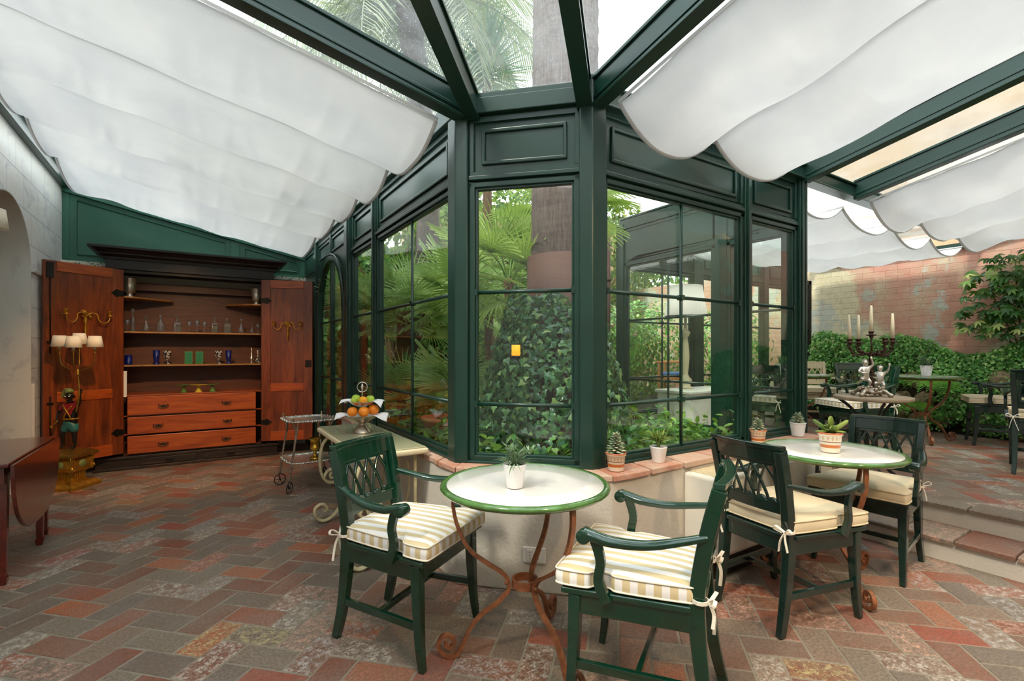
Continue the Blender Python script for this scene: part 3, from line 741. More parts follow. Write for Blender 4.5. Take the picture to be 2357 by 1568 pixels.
# ------------------------------------------------------------------ hanging cloth blinds under the roof
def blind(label, fn, cusps, sag, seed, nu=60):
    """fn(s,c) -> point on the roof slope: s 0..1 down the slope, c position across the swags"""
    g=random.Random(seed); root=empty('roof_blind',label=label,cat='blind',group='white cloth blinds slung under the glass roof')
    wr=[(g.uniform(0,1),g.uniform(2,6),g.uniform(0,6.28),g.uniform(.006,.015)) for _ in range(14)]
    creases=[(g.uniform(.02,.98),g.uniform(-.12,.12),g.uniform(.010,.020)) for _ in range(16)]
    nv=14; n=len(cusps)-1
    def P(u,v):
        x=v*n; i=min(int(x),n-1); t=x-i; c0,c1=cusps[i],cusps[i+1]
        # slack cloth hangs as a rounded belly, a little fuller on its lower half
        h=sag[i]*(1-abs(2*t-1)**2.3)
        edge=1+.10*math.cos(u*5+i)
        p=Vector(fn(u,c0+(c1-c0)*t)); p.z-=h*edge
        w=0
        for (a,f,ph,am) in wr: w+=am*sin(f*u*6+ph+v*9*a)
        for (cu,sl,am) in creases:
            dd=(u-cu-sl*t)/.012; w+=am*math.exp(-dd*dd)*sin(pi*min(1,t*1.1))
        p.z+=w*.55*(.25+.75*sin(pi*t)); return tuple(p)
    MB().grid(P,nu*2,nv*n).build('cloth',M['fabric'],root,solid=.002)
    for e in (0,1):
        pts=[Vector(P(e,j/(nv*n)))+Vector((0,0,.003)) for j in range(nv*n+1)]
        d=(Vector(fn(1,cusps[0]))-Vector(fn(0,cusps[0]))).normalized()*(.022 if e==0 else -.022)
        mb=MB(); vs=[];fs=[]
        for p in pts: vs+=[tuple(p-Vector((0,0,.008))),tuple(p+d-Vector((0,0,.008)))]
        for j in range(len(pts)-1): fs.append((2*j,2*j+1,2*j+3,2*j+2))
        mb.add(vs,fs,True); mb.build('hem',M['hem'],root,solid=.003)
    for c in cusps:
        MB().tube([Vector(fn(0,c))+Vector((0,0,.012)),Vector(fn(1,c))+Vector((0,0,.012))],.009,8).build('rod',M['hem'],root)
    return root
blind('large white cloth blind slung in five swags above the wooden cabinet',
      lambda s,c:(1.17-2.29*s,c,2.615+.21*(1.28-(1.17-2.29*s))),[2.62,3.47,4.28,5.12,6.05,7.30],[.125,.12,.115,.11,.115],1)
blind('white cloth blind slung in two swags above the near round tables',
      lambda s,c:(c,1.93-3.4*s,2.63+.21*(2.03-(1.93-3.4*s))),[1.93,2.76,3.68],[.16,.16],2)
blind('white cloth blind slung in three swags above the raised floor, beside the brick wall',
      lambda s,c:(c,1.93-1.95*s,2.60+.21*(2.03-(1.93-1.95*s))),[5.0,6.08,7.12,8.18],[.16,.15,.14],3)
blind('white cloth blind hanging level over the far dining area beyond the tall green post',
      lambda s,c:(c,3.92-1.78*s,2.62),[4.14,5.0,6.08,7.12,8.18],[.16,.16,.15,.14],4)
# ------------------------------------------------------------------ armchairs
UPZ=.28
def bow(parent, x, y, z, side, seed):
    g=random.Random(seed); mb=MB()
    r=.026; mb.bar([(x+r*cos(a),y+r*sin(a),z) for a in [2*pi*i/10 for i in range(11)]],.004,.012)
    o=(x-.028,y+.004*side)
    for k in (-1,1):
        mb.bar(catmull([(o[0],o[1],z),(o[0]-.02,o[1]+k*.03,z+.025),(o[0]-.015,o[1]+k*.045,z+.01),(o[0]-.003,o[1]+k*.01,z-.002)],4),.003,.012,up=(1,0,.3))
        L=g.uniform(.07,.12)
        mb.bar(catmull([(o[0],o[1],z),(o[0]-.015,o[1]+k*.012,z-L*.4),(o[0]-.012,o[1]+k*(.02+g.uniform(0,.015)),z-L)],4),.003,.011,up=(1,0,0))
    mb.ball((o[0],o[1],z),.008,8); mb.build('tie',M['tie'],parent)
def make_chair(wood, cushion, label, group, ties=True, seed=0):
    root=empty('armchair',(0,0,0),0,label,'chair',group)
    fw,rw=.222,.178       # half widths, front and rear
    # front legs, tapering with a slight sabre curve
    for s in (-1,1):
        P=catmull([(.205,s*fw,.43),(.212,s*fw,.25),(.222,s*(fw+.003),.10),(.236,s*(fw+.006),0)],5)
        sc=[1.0-.42*(i/(len(P)-1)) for i in range(len(P))]
        MB().bar(P,.046,.046,up=(1,0,0),scale=sc).build('leg',wood,root,bevel=.004)
    # rear legs run on up as back posts
    for s in (-1,1):
        P=catmull([(-.265,s*(rw+.004),0),(-.228,s*rw,.16),(-.205,s*rw,.36),(-.203,s*(rw-.002),.50),(-.235,s*(rw+.004),.70),(-.272,s*(rw+.008),.85)],5)
        n=len(P)-1; sc=[.78+.32*min(1,i/n*2.4)-(.18*max(0,i/n-.5)) for i in range(n+1)]
        MB().bar(P,.036,.048,up=(1,0,0),scale=sc).build('leg',wood,root,bevel=.004)
    # seat: aprons and a board with a moulded edge
    mb=MB(); zt=.455
    poly=[(.252,-.256),(.252,.256),(-.185,.205),(-.185,.158),(-.225,.158),(-.225,-.158),(-.185,-.158),(-.185,-.205)]
    mb.prism(poly,.432,zt)
    mb.prism([(.222,-.225),(.222,.225),(.196,.225),(.196,-.225)],.362,.434)
    mb.prism([(-.19,-.17),(-.19,.17),(-.215,.17),(-.215,-.17)],.362,.434)
    for s in (-1,1): mb.prism([(.215,s*.240),(.215,s*.215),(-.2,s*.168),(-.2,s*.193)],.362,.434)
    mb.build('seat',wood,root,bevel=.006,seg=3)
    mb=MB(); z=.175
    for s in (-1,1): mb.bar([(.205,s*.222,z),(-.225,s*.180,z)],.02,.032)
    mb.bar([(-.01,-.202,z),(-.01,.202,z)],.02,.028); mb.build('stretcher',wood,root,bevel=.003)
    # back: curved crest rail, lower rail, lattice of pointed arches and a scalloped foot
    def bx(z): return -.203-(.07*max(0,(z-.50)/.35)**1.15)
    def back(y,z,d=0): return (bx(z)-.020*(1-(y/.18)**2)+d,y,z)
    bk=MB()
    def rail(z0,z1,th,hw,roll=False):
        n=12
        for j in range(n):
            ya,yb=-hw+2*hw*j/n,-hw+2*hw*(j+1)/n
            vs=[back(y,z,d) for y in (ya,yb) for z in (z0,z1) for d in (-th/2,th/2)]
            bk.add(vs,[(0,1,3,2),(4,6,7,5),(0,4,5,1),(2,3,7,6),(0,2,6,4),(1,5,7,3)])
    rail(.785,.862,.024,.196); rail(.852,.872,.036,.202); rail(.770,.786,.018,.16); rail(.545,.600,.022,.165)
    for s in (-1,1):
        bk.bar([back(s*.152,.60),back(s*.152,.78)],.016,.02,up=(1,0,0))
    bk.build('backrest',wood,root,bevel=.003)
    lt=MB(); zb,ztp=.600,.772; W_=.144; pk=[-.108,-.036,.036,.108]
    for p in pk:
        for s in (-1,1):
            yb=p+s*.066
            if abs(yb)>W_+.001:   # side arches run into the stile
                pts=[back(p+s*.066*((1-k/8)**1.0)*(1+.5*(k/8)) if abs(p+s*.066*((1-k/8))*(1+.5*(k/8)))<W_ else s*W_,zb+(ztp-zb)*k/8) for k in range(9)]
            else:
                pts=[back(p+s*.066*(1-k/8)*(1+.5*(k/8)),zb+(ztp-zb)*k/8,(.003 if s>0 else -.003)) for k in range(9)]
            lt.bar(pts,.0115,.013,up=(1,0,0))
    for i in range(5):
        y=-.12+.06*i; lt.prism([(y+.027*cos(a),.598+.020*sin(a)) for a in [pi*k/8 for k in range(9)]],bx(.61)-.022,bx(.61)-.006,'x')
    lt.build('lattice',wood,root,bevel=.002,seg=1)
    # arms with a rolled end, carried by a curved support
    for s in (-1,1):
        P=catmull([(-.235,s*.188,.690),(-.16,s*.212,.672),(-.05,s*.240,.650),(.06,s*.256,.648),(.125,s*.262,.660),(.165,s*.262,.668)],5)
        n=len(P)-1
        a=MB()
        prof=[(-.013,-.021),(-.013,.021),(.004,.024),(.013,.015),(.014,0),(.013,-.015),(.004,-.024)]
        a.sweep(P,prof,[.72+.38*min(1,i/n*1.5) for i in range(n+1)],up=(0,0,1))
        a.tube([(.160,s*.237,.656),(.160,s*.287,.656)],.0255,12)
        Q=catmull([(.085,s*.246,.43),(.112,s*.252,.50),(.104,s*.256,.575),(.125,s*.258,.65)],5)
        a.bar(Q,.026,.040,up=(1,0,0),scale=[1,.98,.95,.93,.9,.88,.86,.84,.84,.84,.84,.85,.86,.87,.88,.9])
        a.build('armrest',wood,root,bevel=.003)
    # seat cushion, notched round the arm supports
    z0,z1=.457,.520; c=[(.272,-.248),(.276,-.235),(.276,0),(.276,.235),(.272,.248),(.255,.256),(.160,.248),(.146,.238),(.138,.214),(.080,.210),(.070,.226),(.055,.232),(-.18,.200),(-.198,.190),(-.204,.170),(-.204,0),(-.204,-.170),(-.198,-.190),(-.18,-.200),(.055,-.232),(.070,-.226),(.080,-.210),(.138,-.214),(.146,-.238),(.160,-.248),(.255,-.256)]
    cu=MB()
    def inside_h(x,y):
        return .012*max(0,1-(x/.26)**2)**.5*max(0,1-(y/.24)**2)**.5
    striped = cushion!='beige'
    vs=[];fs=[]; n=len(c)
    rings=[(.97,z0),(1.0,z0+.008),(1.012,(z0+z1)/2-.006),(1.012,(z0+z1)/2+.008),(1.0,z1-.006),(.965,z1+.003),(.80,z1+.011),(.45,z1+.016)]
    for k,zz in rings: vs+=[(x*k,y*k,zz) for x,y in c]
    for r in range(len(rings)-1):
        for i in range(n): fs.append((r*n+i,r*n+(i+1)%n,(r+1)*n+(i+1)%n,(r+1)*n+i))
    vs.append((0,0,z1+.017)); t0=(len(rings)-1)*n
    for i in range(n): fs.append((t0+i,t0+(i+1)%n,len(vs)-1))
    fs.append(tuple(range(n))[::-1])
    cu.add(vs,fs,True)
    if striped:
        for idx,f in enumerate(cu.f):
            if idx<4*n:
                i0,i1=f[0],f[1]; e=(abs(cu.v[i1][0]-cu.v[i0][0]),abs(cu.v[i1][1]-cu.v[i0][1])); cu.mi[idx]=1 if e[0]>e[1] else 0
            else: cu.mi[idx]=0
        o=cu.build('cushion',[M['stripe_y'],M['stripe_x']],root,sub=2)
    else: o=cu.build('cushion',M['beige'],root,sub=2)
    def spline(k,zz):     # the same B-spline the subdivided cushion follows
        P=[Vector((x*k,y*k,zz)) for x,y in c]; out=[]
        for i in range(n):
            p0,p1,p2,p3=P[(i-1)%n],P[i],P[(i+1)%n],P[(i+2)%n]
            for t in (0,.25,.5,.75):
                out.append(((1-t)**3*p0+(3*t**3-6*t*t+4)*p1+(-3*t**3+3*t*t+3*t+1)*p2+t**3*p3)/6)
        return out
    for k,zz in ((1.004,z1-.003),(1.004,z0+.009)):
        MB().tube(spline(k,zz),.0036,6,closed=True,up=(0,0,1)).build('piping',M['tie'] if striped else M['beige'],o)
    if ties:
        for s in (-1,1): bow(o,-.212,s*.182,.475,s,seed+s)
    return root
G_S='dark green lattice-back armchairs with cushions'
ch=make_chair(M['lacquer'],'stripe','dark green lattice-back armchair with striped cushion, left of the near round table',G_S,seed=1)
ch.location=(.826,2.18,0); ch.rotation_euler=(0,0,R(-57))
c2=dup(ch,(1.445,1.300,0),R(121),'dark green armchair with striped cushion and white bow, right of the near round table',G_S)
chb=make_chair(M['darklacquer'],'beige','near-black green armchair with plain beige cushion, its back to us at the second round table',G_S,seed=5)
chb.location=(2.508,1.350,0); chb.rotation_euler=(0,0,R(-8))
dup(chb,(3.50,1.345,0),R(183),'dark green armchair with plain beige cushion, right of the second table before the steps',G_S)
dup(ch,(5.66,2.30,UPZ),R(150),'green armchair with a striped cushion on the raised floor, behind the silver candelabra',G_S)
dup(ch,(6.93,2.74,UPZ),R(232),'green armchair standing before the creeper, its front towards us behind the candelabra',G_S)
dup(chb,(7.36,1.62,UPZ),R(112),'green armchair with beige cushion beside the far table under the leafy shrub',G_S)
dup(chb,(5.98,1.02,UPZ),R(8),'dark green armchair on the raised floor, cut off by the right edge of the photo',G_S)
dup(ch,(5.42,3.05,UPZ),R(5),'green armchair with striped cushion seen through both window walls, left of the far table',G_S)
dup(ch,(6.02,3.64,UPZ),R(-80),'green armchair with striped cushion seen through the glass behind the far table',G_S)
cc=make_chair(M['cream'],'beige','cream painted lattice-back armchair behind the far table, beside the tall green post',G_S,ties=False)
cc.location=(7.3,3.48,UPZ); cc.rotation_euler=(0,0,R(222))

# ------------------------------------------------------------------ round wrought iron tables
def make_table(label):
    root=empty('round_table',(0,0,0),0,label,'table','round glazed tables on rusty scrolled iron legs')
    MB().lathe([(0,.738),(.20,.738),(.334,.738),(.336,.730)],n=64).build('tabletop',M['tabletop'],root)
    MB().lathe([(.10,.712),(.325,.712),(.348,.714),(.360,.724),(.362,.731),(.354,.740),(.340,.7415),(.334,.7395),(.334,.736)],n=64).build('rim',M['rim'],root)
    mb=MB(); mb.bar([(.052*cos(a),.052*sin(a),.310) for a in [2*pi*i/24 for i in range(25)]],.010,.034)
    for k in range(3):
        a=2*pi*k/3; mb.ball((.078*cos(a),.078*sin(a),.31),.011,8)
    mb.build('ring',M['rust'],root); MB().tube([(.30*cos(2*pi*i/36),.30*sin(2*pi*i/36),.708) for i in range(36)],.006,6,closed=True).build('top_hoop',M['rust'],root)
    prof=[(.305,.712),(.306,.64),(.285,.55),(.235,.455),(.16,.395),(.10,.355),(.070,.315),(.074,.275),(.12,.225),(.185,.18),(.235,.12),(.265,.055),(.290,.014),(.325,.009),(.358,.028),(.368,.066),(.345,.095),(.312,.088),(.302,.062),(.320,.044),(.338,.055),(.334,.066)]
    for k in range(3):
        a=2*pi*k/3; P=catmull([(r*cos(a),r*sin(a),z) for r,z in prof],5)
        n=len(P)-1; MB().bar(P,.014,.021,up=(-sin(a),cos(a),0),smooth=False).build('leg',M['rust'],root,bevel=.003)
    return root
t1=make_table('near round table with white glazed top, green rim and rusty scrolled iron legs'); t1.location=(1.181,1.737,0); t1.rotation_euler=(0,0,R(32))
t2=dup(t1,(3.02,1.36,0),R(-6),'second round white-topped table with green rim, between two beige-cushioned chairs by the steps')
dup(t1,(6.94,2.15,UPZ),R(-31),'round green-rimmed table on rusty legs standing before the rocks and creeper')
dup(t1,(6.16,3.12,UPZ),R(200),'round green-rimmed table partly hidden by the tall green post, in front of the cream chair')
# round stone-topped side table
st=empty('side_table',(4.56,1.74,UPZ),0,'small round stone-topped side table with dark curved legs carrying the candelabra','table')
MB().lathe([(0,.628),(.235,.628),(.262,.632),(.265,.640),(.265,.655),(.258,.660),(0,.660)],n=48).build('tabletop',M['stonetop'],st)
for k in range(3):
    a=R(100)+2*pi*k/3; P=catmull([(r*cos(a),r*sin(a),z) for r,z in ((.23,.625),(.15,.56),(.07,.44),(.035,.32),(.06,.18),(.16,.06),(.23,.012))],5)
    MB().bar(P,.022,.012,up=(-sin(a),cos(a),0)).build('leg',M['darkiron'],st,bevel=.002)

# ------------------------------------------------------------------ potted plants
def white_pot(label, r=.046, h=.092, ribbed=False, mat='potwhite'):
    root=empty('potted_plant',(0,0,0),0,label,'plant')
    prof=[(0,0),(r*.66,0),(r*.70,.003)]
    if ribbed:
        for i in range(1,7): z=h*i/7; prof+=[(r*(.70+.26*i/7)+.0015,z-.004),(r*(.70+.26*i/7),z)]
    prof+=[(r*.98,h*.93),(r,h*.95),(r,h),(r*.93,h),(r*.90,h*.88),(0,h*.88)]
    wob=None
    MB().lathe(prof,n=40,wob=wob).build('pot',M[mat],root)
    MB().lathe([(0,h*.80),(r*.9,h*.86)],n=16).build('soil',M['soil'],root) if False else MB().lathe([(r*.9,h*.88),(r*.5,h*.91),(0,h*.92)],n=16).build('soil',M['soil'],root)
    return root
def decor_pot_obj(label):
    root=empty('potted_plant',(0,0,0),0,label,'plant')
    MB().lathe([(0,0),(.040,0),(.042,.004),(.050,.083),(.055,.085),(.0565,.092),(.0545,.098),(.050,.097),(.048,.086),(0,.086)],n=40).build('pot',M['decorpot'],root)
    MB().lathe([(.049,.086),(.025,.090),(0,.091)],n=16).build('soil',M['soil'],root); return root
def blades(name,parent,mat,n,L,w,z,seed,spread=.9,droop=.5,curl=0,r0=.02,thick=0):
    """narrow leaves springing from short stems"""
    g=random.Random(seed); mb=MB()
    for i in range(n):
        a=g.uniform(0,2*pi); el=g.uniform(.15,1.45); l=L*g.uniform(.6,1.1); r=r0*g.random()
        d=Vector((cos(a)*cos(el)*spread,sin(a)*cos(el)*spread,sin(el))).normalized()
        side=d.cross(Vector((0,0,1))); side=(side.normalized() if side.length>.05 else Vector((1,0,0)))
        p=Vector((r*cos(a),r*sin(a),z)); V=[]
        for k in range(5):
            t=k/4; ww=w*(.35+.9*t if t<.5 else 1.3*(1-t)+.04)*.8
            q_=p+d*l*t-Vector((0,0,1))*droop*l*t*t*cos(el); nrm=side.cross(d)
            V+=[q_-side*ww+nrm*ww*.3,q_,q_+side*ww+nrm*ww*.3]
        F=[]
        for k in range(4):
            b=k*3; F+=[(b,b+3,b+4,b+1),(b+1,b+4,b+5,b+2)]
        mb.add(V,F,True)
    mb.build(name,mat,parent,solid=thick)
def herb(label,loc,seed=1,s=1):
    o=white_pot(label); blades('foliage',o,M['herb'],70,.085,.0055,.09,seed,1,.55,r0=.028)
    g=random.Random(seed); mb=MB()
    for i in range(9):
        a=g.uniform(0,6.28); e=.02+.045*g.random(); P=catmull([(0.01*cos(a),.01*sin(a),.085),(e*.6*cos(a),e*.6*sin(a),.125),(e*cos(a),e*sin(a),.13+.03*g.random())],3)
        mb.tube(P,.0018,5)
        for k in range(6):
            b=g.uniform(0,6.28); t=P[-1-g.randrange(3)]; d=Vector((cos(b),sin(b),g.uniform(-.2,.9))).normalized()*.05
            sd=d.cross(Vector((0,0,1))).normalized()*.004; mb.add([t,t+d*.5+sd,t+d,t+d*.5-sd],[(0,1,2,3)],True)
    mb.build('sprigs',M['herb'],o); o.location=loc; o.scale=(s,)*3; return o
def succulent(o,z,H,R0,mat,seed,n=60,lw=.5):
    g=random.Random(seed); mb=MB()
    for i in range(n):
        t=i/n; a=i*2.39996; zz=z+H*t**1.1; L=R0*(1-t*.62)*g.uniform(.85,1.1); el=.05+.55*t
        d=Vector((cos(a)*cos(el),sin(a)*cos(el),sin(el))); sd=Vector((-sin(a),cos(a),0)); up=sd.cross(d)*-1
        p=Vector((0,0,zz)); V=[];m=5
        ws=[.25,.75,1,.8,.05]
        for k in range(m):
            q_=p+d*L*(.12+.88*k/(m-1))+up*(-.05*L*(k/(m-1))); ww=L*lw*.5*ws[k]
            V+=[q_-sd*ww,q_-up*ww*.35,q_+sd*ww,q_+up*ww*.45]
        F=[]
        for k in range(m-1):
            for j in range(4): F.append((k*4+j,k*4+(j+1)%4,k*4+4+(j+1)%4,k*4+4+j))
        F.append((16,17,18,19)); mb.add(V,F,True)
    mb.build('leaves',mat,o)
herb('spiky grey-green herb in a white pot on the near round table',(1.097,1.688,.7415),2,1.06)
herb('grey-green herb in a white pot on the far table before the rocks',(6.96,2.13,UPZ+.7415),4,1.3)
herb('grey-green plant in a white pot on the far table seen through the last window pane',(6.02,3.27,UPZ+.7415),6,1.35)
o=white_pot('small white pot with short sprigs on the far table, left of the grey-green plant'); o.location=(5.89,3.2,UPZ+.7415); blades('foliage',o,M['herb'],10,.05,.005,.085,9)
o=decor_pot_obj('tall pale succulent in an orange-striped terracotta pot on the sill by the corner post')
MB().tube([(0,0,.085),(.002,0,.20)],.006,8).build('stem',M['stem'],o); succulent(o,.092,.105,.062,M['succ'],3,64); o.location=(1.905,1.925,.656)
o=white_pot('bushy narrow-leaved succulent in a plain white pot on the brick sill',.050,.092)
g=random.Random(5); mb=MB()
for i in range(6):
    a=i*1.05; mb.tube(catmull([(0,0,.08),(.012*cos(a),.012*sin(a),.115),(.035*cos(a),.035*sin(a),.15)],4),.005,6)
mb.build('stem',M['greenstem'],o); blades('leaves',o,M['succg'],46,.085,.009,.125,12,1,.25,r0=.03,thick=.003); o.location=(2.256,1.935,.656)
o=decor_pot_obj('pale succulent rosette in painted terracotta pot, on the sill under the window mullion'); succulent(o,.092,.075,.062,M['succ'],8,48); o.location=(3.30,1.95,.656); o.rotation_euler=(0,0,1)
o=white_pot('pale pointed succulent in a ribbed white pot on the sill below the end post',.057,.105,True); succulent(o,.10,.075,.062,M['succ'],9,50); o.location=(3.83,1.95,.656)
o=decor_pot_obj('broad-leaved jade succulent in a painted terracotta pot on the second round table'); o.location=(2.965,1.335,.7415); o.scale=(1.12,)*3
succulent(o,.095,.03,.075,M['succg'],11,12,.42)
mb=MB(); mb.ball((.005,.0,.150),.026,12,sc=(1,.3,1.05)); mb.tube([(0,0,.09),(.004,0,.13)],.007,6)
for a,el in ((.3,.7),(2.2,.9),(3.9,.5),(5.2,1.0)):
    P=catmull([(0,0,.09),(.035*cos(a),.035*sin(a),.105+.02*el),(.075*cos(a),.075*sin(a),.11+.05*el)],5); mb.tube(P,[.007+.004*sin(pi*i/(len(P)-1)) if i<len(P)-1 else .002 for i in range(len(P))],8)
mb.build('fat_leaf',M['succg'],o)

# ------------------------------------------------------------------ cream console table with scrolled iron legs
ct=empty('console_table',(0,0,0),0,'long cream console table with glass-covered top and scrolled iron legs against the low wall','table')
MB().box(.775,1.195,2.80,4.02,.672,.708).build('tabletop',M['cream'],ct,bevel=.014,seg=4)
MB().box(.79,1.18,2.815,4.005,.709,.716).build('glass_cover',M['seaglass'],ct,bevel=.002)
def console_leg(y,fl):
    # S-scroll in the xz plane: from the top edge, belly, centre scroll, then the lower C ending in a spiral foot
    up=[(.87,.672),(.80,.60),(.775,.48),(.79,.36),(.83,.305),(.88,.30),(.90,.34),(.88,.375),(.85,.365),(.852,.335),(.868,.333)]
    lo=[(.80,.33),(.83,.385),(.89,.395),(.945,.35),(.955,.26),(.935,.14),(.88,.045),(.80,.012),(.745,.05),(.74,.11),(.785,.14),(.825,.115),(.82,.085),(.80,.09)]
    mb=MB()
    for d in (-.014,0,.014):
        for pr in (up,lo):
            P=catmull([(x,y+d,z+(0 if d else .003)) for x,z in pr],6); mb.tube(P,.0085 if d else .010,8)
    mb.box(.925,.965,y-.026,y+.026,.31,.335)
    mb.build('leg',M['creamiron'],ct)
    m=MB().tube([(1.15,y,.672),(1.15,y,0)],.011,10); m.build('leg',M['creamiron'],ct)
console_leg(3.90,1); console_leg(2.92,1)
mb=MB(); mb.tube([(1.15,2.92,.22),(1.15,3.90,.22)],.008,8); mb.tube([(.95,3.9,.26),(1.15,3.9,.26)],.007,8).tube([(.95,2.92,.26),(1.15,2.92,.26)],.007,8)
for y0 in (3.15,3.66):
    for s in (-1,1):
        P=catmull([(1.15,y0,.24),(1.15,y0+s*.10,.36),(1.15,y0+s*.14,.50),(1.15,y0+s*.09,.58),(1.15,y0+s*.04,.54),(1.15,y0+s*.06,.50)],5); mb.tube(P,.007,6)
mb.build('scrollwork',M['creamiron'],ct)

# ------------------------------------------------------------------ two-tier silver fruit stand and its fruit
fs_=empty('fruit_stand',(.99,3.53,.716),0,'two-tier silver fruit stand with a ring handle on the cream console table','fruit stand')
MB().lathe([(0,0),(.066,0),(.068,.006),(.060,.014),(.056,.022),(.044,.034),(.034,.052),(.020,.064),(.020,.068),(.034,.074),(.075,.098),(.118,.126),(.122,.129),(.116,.128),(.073,.103),(.030,.080),(0,.078)],n=48).build('lower_bowl',M['silverdark'],fs_)
MB().lathe([(.006,.078),(.007,.13),(.011,.142),(.006,.152),(.006,.175),(.014,.186)],n=16).build('stem',M['silver'],fs_)
MB().lathe([(0,.186),(.03,.188),(.065,.202),(.098,.226),(.101,.228),(.095,.227),(.062,.206),(.03,.193),(0,.191)],n=48).build('upper_bowl',M['silver'],fs_)
MB().tube([(.035*cos(a)*.961,-.035*cos(a)*.276,.328+.035*sin(a)) for a in [2*pi*i/28 for i in range(28)]],.0032,8,closed=True,up=(.276,.961,0)).lathe([(.003,.191),(.004,.29),(.008,.300),(.004,.31),(.009,.322),(.012,.33),(.005,.345),(0,.362)],n=14).build('handle',M['silver'],fs_)
def napkin(z0,z1,r,wid,ln_,seed,label,yaw):
    """a linen strip laid across the bowl: pressed into it, its two ends standing out past the rim and drooping"""
    g=random.Random(seed); ph=g.uniform(0,6)
    def f(u,v):
        x=(u-.5)*2*ln_; y=(v-.5)*2*wid*(1-.35*abs(u-.5)*2)+.010*sin(x*30+ph); d=math.hypot(x,y)
        if d<r: zz=z0+(z1-z0)*(d/r)**1.35+.004
        else: zz=z1+.004+.008*sin((d-r)*40)-(d-r)*(.15+3.2*(abs(y)/wid)**1.5*(.5+.5*(1 if y<0 else .3)))*.35+.006*sin(y*60+ph)
        return (x,y,zz)
    o=MB().grid(f,44,22).build('napkin',M['linen'],solid=.0015); o.location=(.99,3.53,0); o.rotation_euler=(0,0,yaw); tag(o,label,'napkin'); return o
napkin(.716+.080,.716+.130,.120,.085,.185,1,'white linen napkin folded over the rim of the lower bowl of the fruit stand',R(-30))
napkin(.716+.192,.716+.229,.100,.07,.158,2,'white linen napkin draped over the upper bowl of the fruit stand',R(-38))
def fruit(name,label,cat,mat,loc,r,sc=(1,1,.94),stem=False,seed=0,group=None):
    o=MB(); m=10; prof=[(r*sc[0]*sin(pi*i/14)**.93 if 0<i<14 else 0,-r*sc[2]*cos(pi*i/14)+(-.10*r*math.exp(-((i-14)/1.6)**2) if stem else -.04*r*math.exp(-((i-14)/1.0)**2))) for i in range(15)]
    o.lathe(prof,n=24); ob=o.build(name,mat); ob.location=loc; ob.rotation_euler=(R(10*seed%40-15),R(17*seed%30-12),seed); tag(ob,label,cat,group)
    if stem: MB().tube([(0,0,r*.78),(.002,.001,r*1.05)],.0016,6).build('stalk',M['stem'],ob)
    else: MB().ball((0,0,r*.90),.0035,6,sc=(1,1,.4)).build('stalk_end',M['greenstem'],ob)
    return ob
cx,cy=.99,3.53; bz=.716
rv=lambda a,d:(cx+d*cos(R(a)),cy+d*sin(R(a)))
FG='fruit in the silver stand'
def fr_(n,l,c,m,a,d,z,r,sd,st=False): x,y=rv(a,d); fruit(n,l,c,M[m],(x,y,bz+z),r,stem=st,seed=sd,group=FG)
fr_('orange','leftmost orange in the lower bowl of the fruit stand','orange','orange',196,.078,.158,.036,1)
fr_('orange','middle orange at the front of the lower bowl of the fruit stand','orange','orange',262,.078,.158,.038,2)
fr_('orange','rightmost orange in the lower bowl, sitting a little higher than the others','orange','orange',330,.080,.166,.039,3)
fr_('mandarin','bright mandarin at the front centre of the upper bowl','mandarin','mandarin',262,.052,.238,.029,4)
fr_('apple','green apple at the back left of the upper bowl','apple','apple',158,.042,.245,.032,5,True)
fr_('apple','green apple at the right of the upper bowl','apple','apple',338,.055,.240,.031,6,True)
fr_('apple','yellow-green apple at the far left front of the upper bowl','apple','apple',203,.076,.240,.019,7,True)

# ------------------------------------------------------------------ silver serving trolley and gilt urn
tr=empty('serving_trolley',(.70,4.80,0),R(4),'two-tier silver serving trolley with scalloped trays and spoked wheels beside the cream console','trolley')
def tray(z,name):
    mb=MB(); w,d=.42,.46
    pts=[]
    N=72
    for i in range(N):
        a=2*pi*i/N; e=5.0; cx_,sx=cos(a),sin(a)
        rr=1/((abs(cx_)**e+abs(sx)**e)**(1/e)); k=1+.022*sin(a*18)
        pts.append((w/2+w/2*rr*cx_*k,d/2+d/2*rr*sx*k))
    c=(w/2,d/2); rings=[(1,.010),(.965,.016),(.93,.006),(.86,.002),(.5,.001)]
    vs=[];fs=[]
    for k,h in rings: vs+=[(c[0]+(x-c[0])*k,c[1]+(y-c[1])*k,z+h) for x,y in pts]
    for r in range(len(rings)-1):
        for i in range(N): fs.append((r*N+i,r*N+(i+1)%N,(r+1)*N+(i+1)%N,(r+1)*N+i))
    fs.append(tuple((len(rings)-1)*N+i for i in range(N)))
    mb.add(vs,fs,True); o=mb.build(name,M['silver'],tr,solid=.004)
    mb=MB()
    for i in range(0,N): x,y=pts[i]; mb.ball((c[0]+(x-c[0])*1.0,c[1]+(y-c[1])*1.0,z+.010),.012 if i%2 else .008,6)
    mb.build('beaded_edge',M['silver'],o); return o
tray(.640,'upper_tray'); tray(.262,'lower_tray')
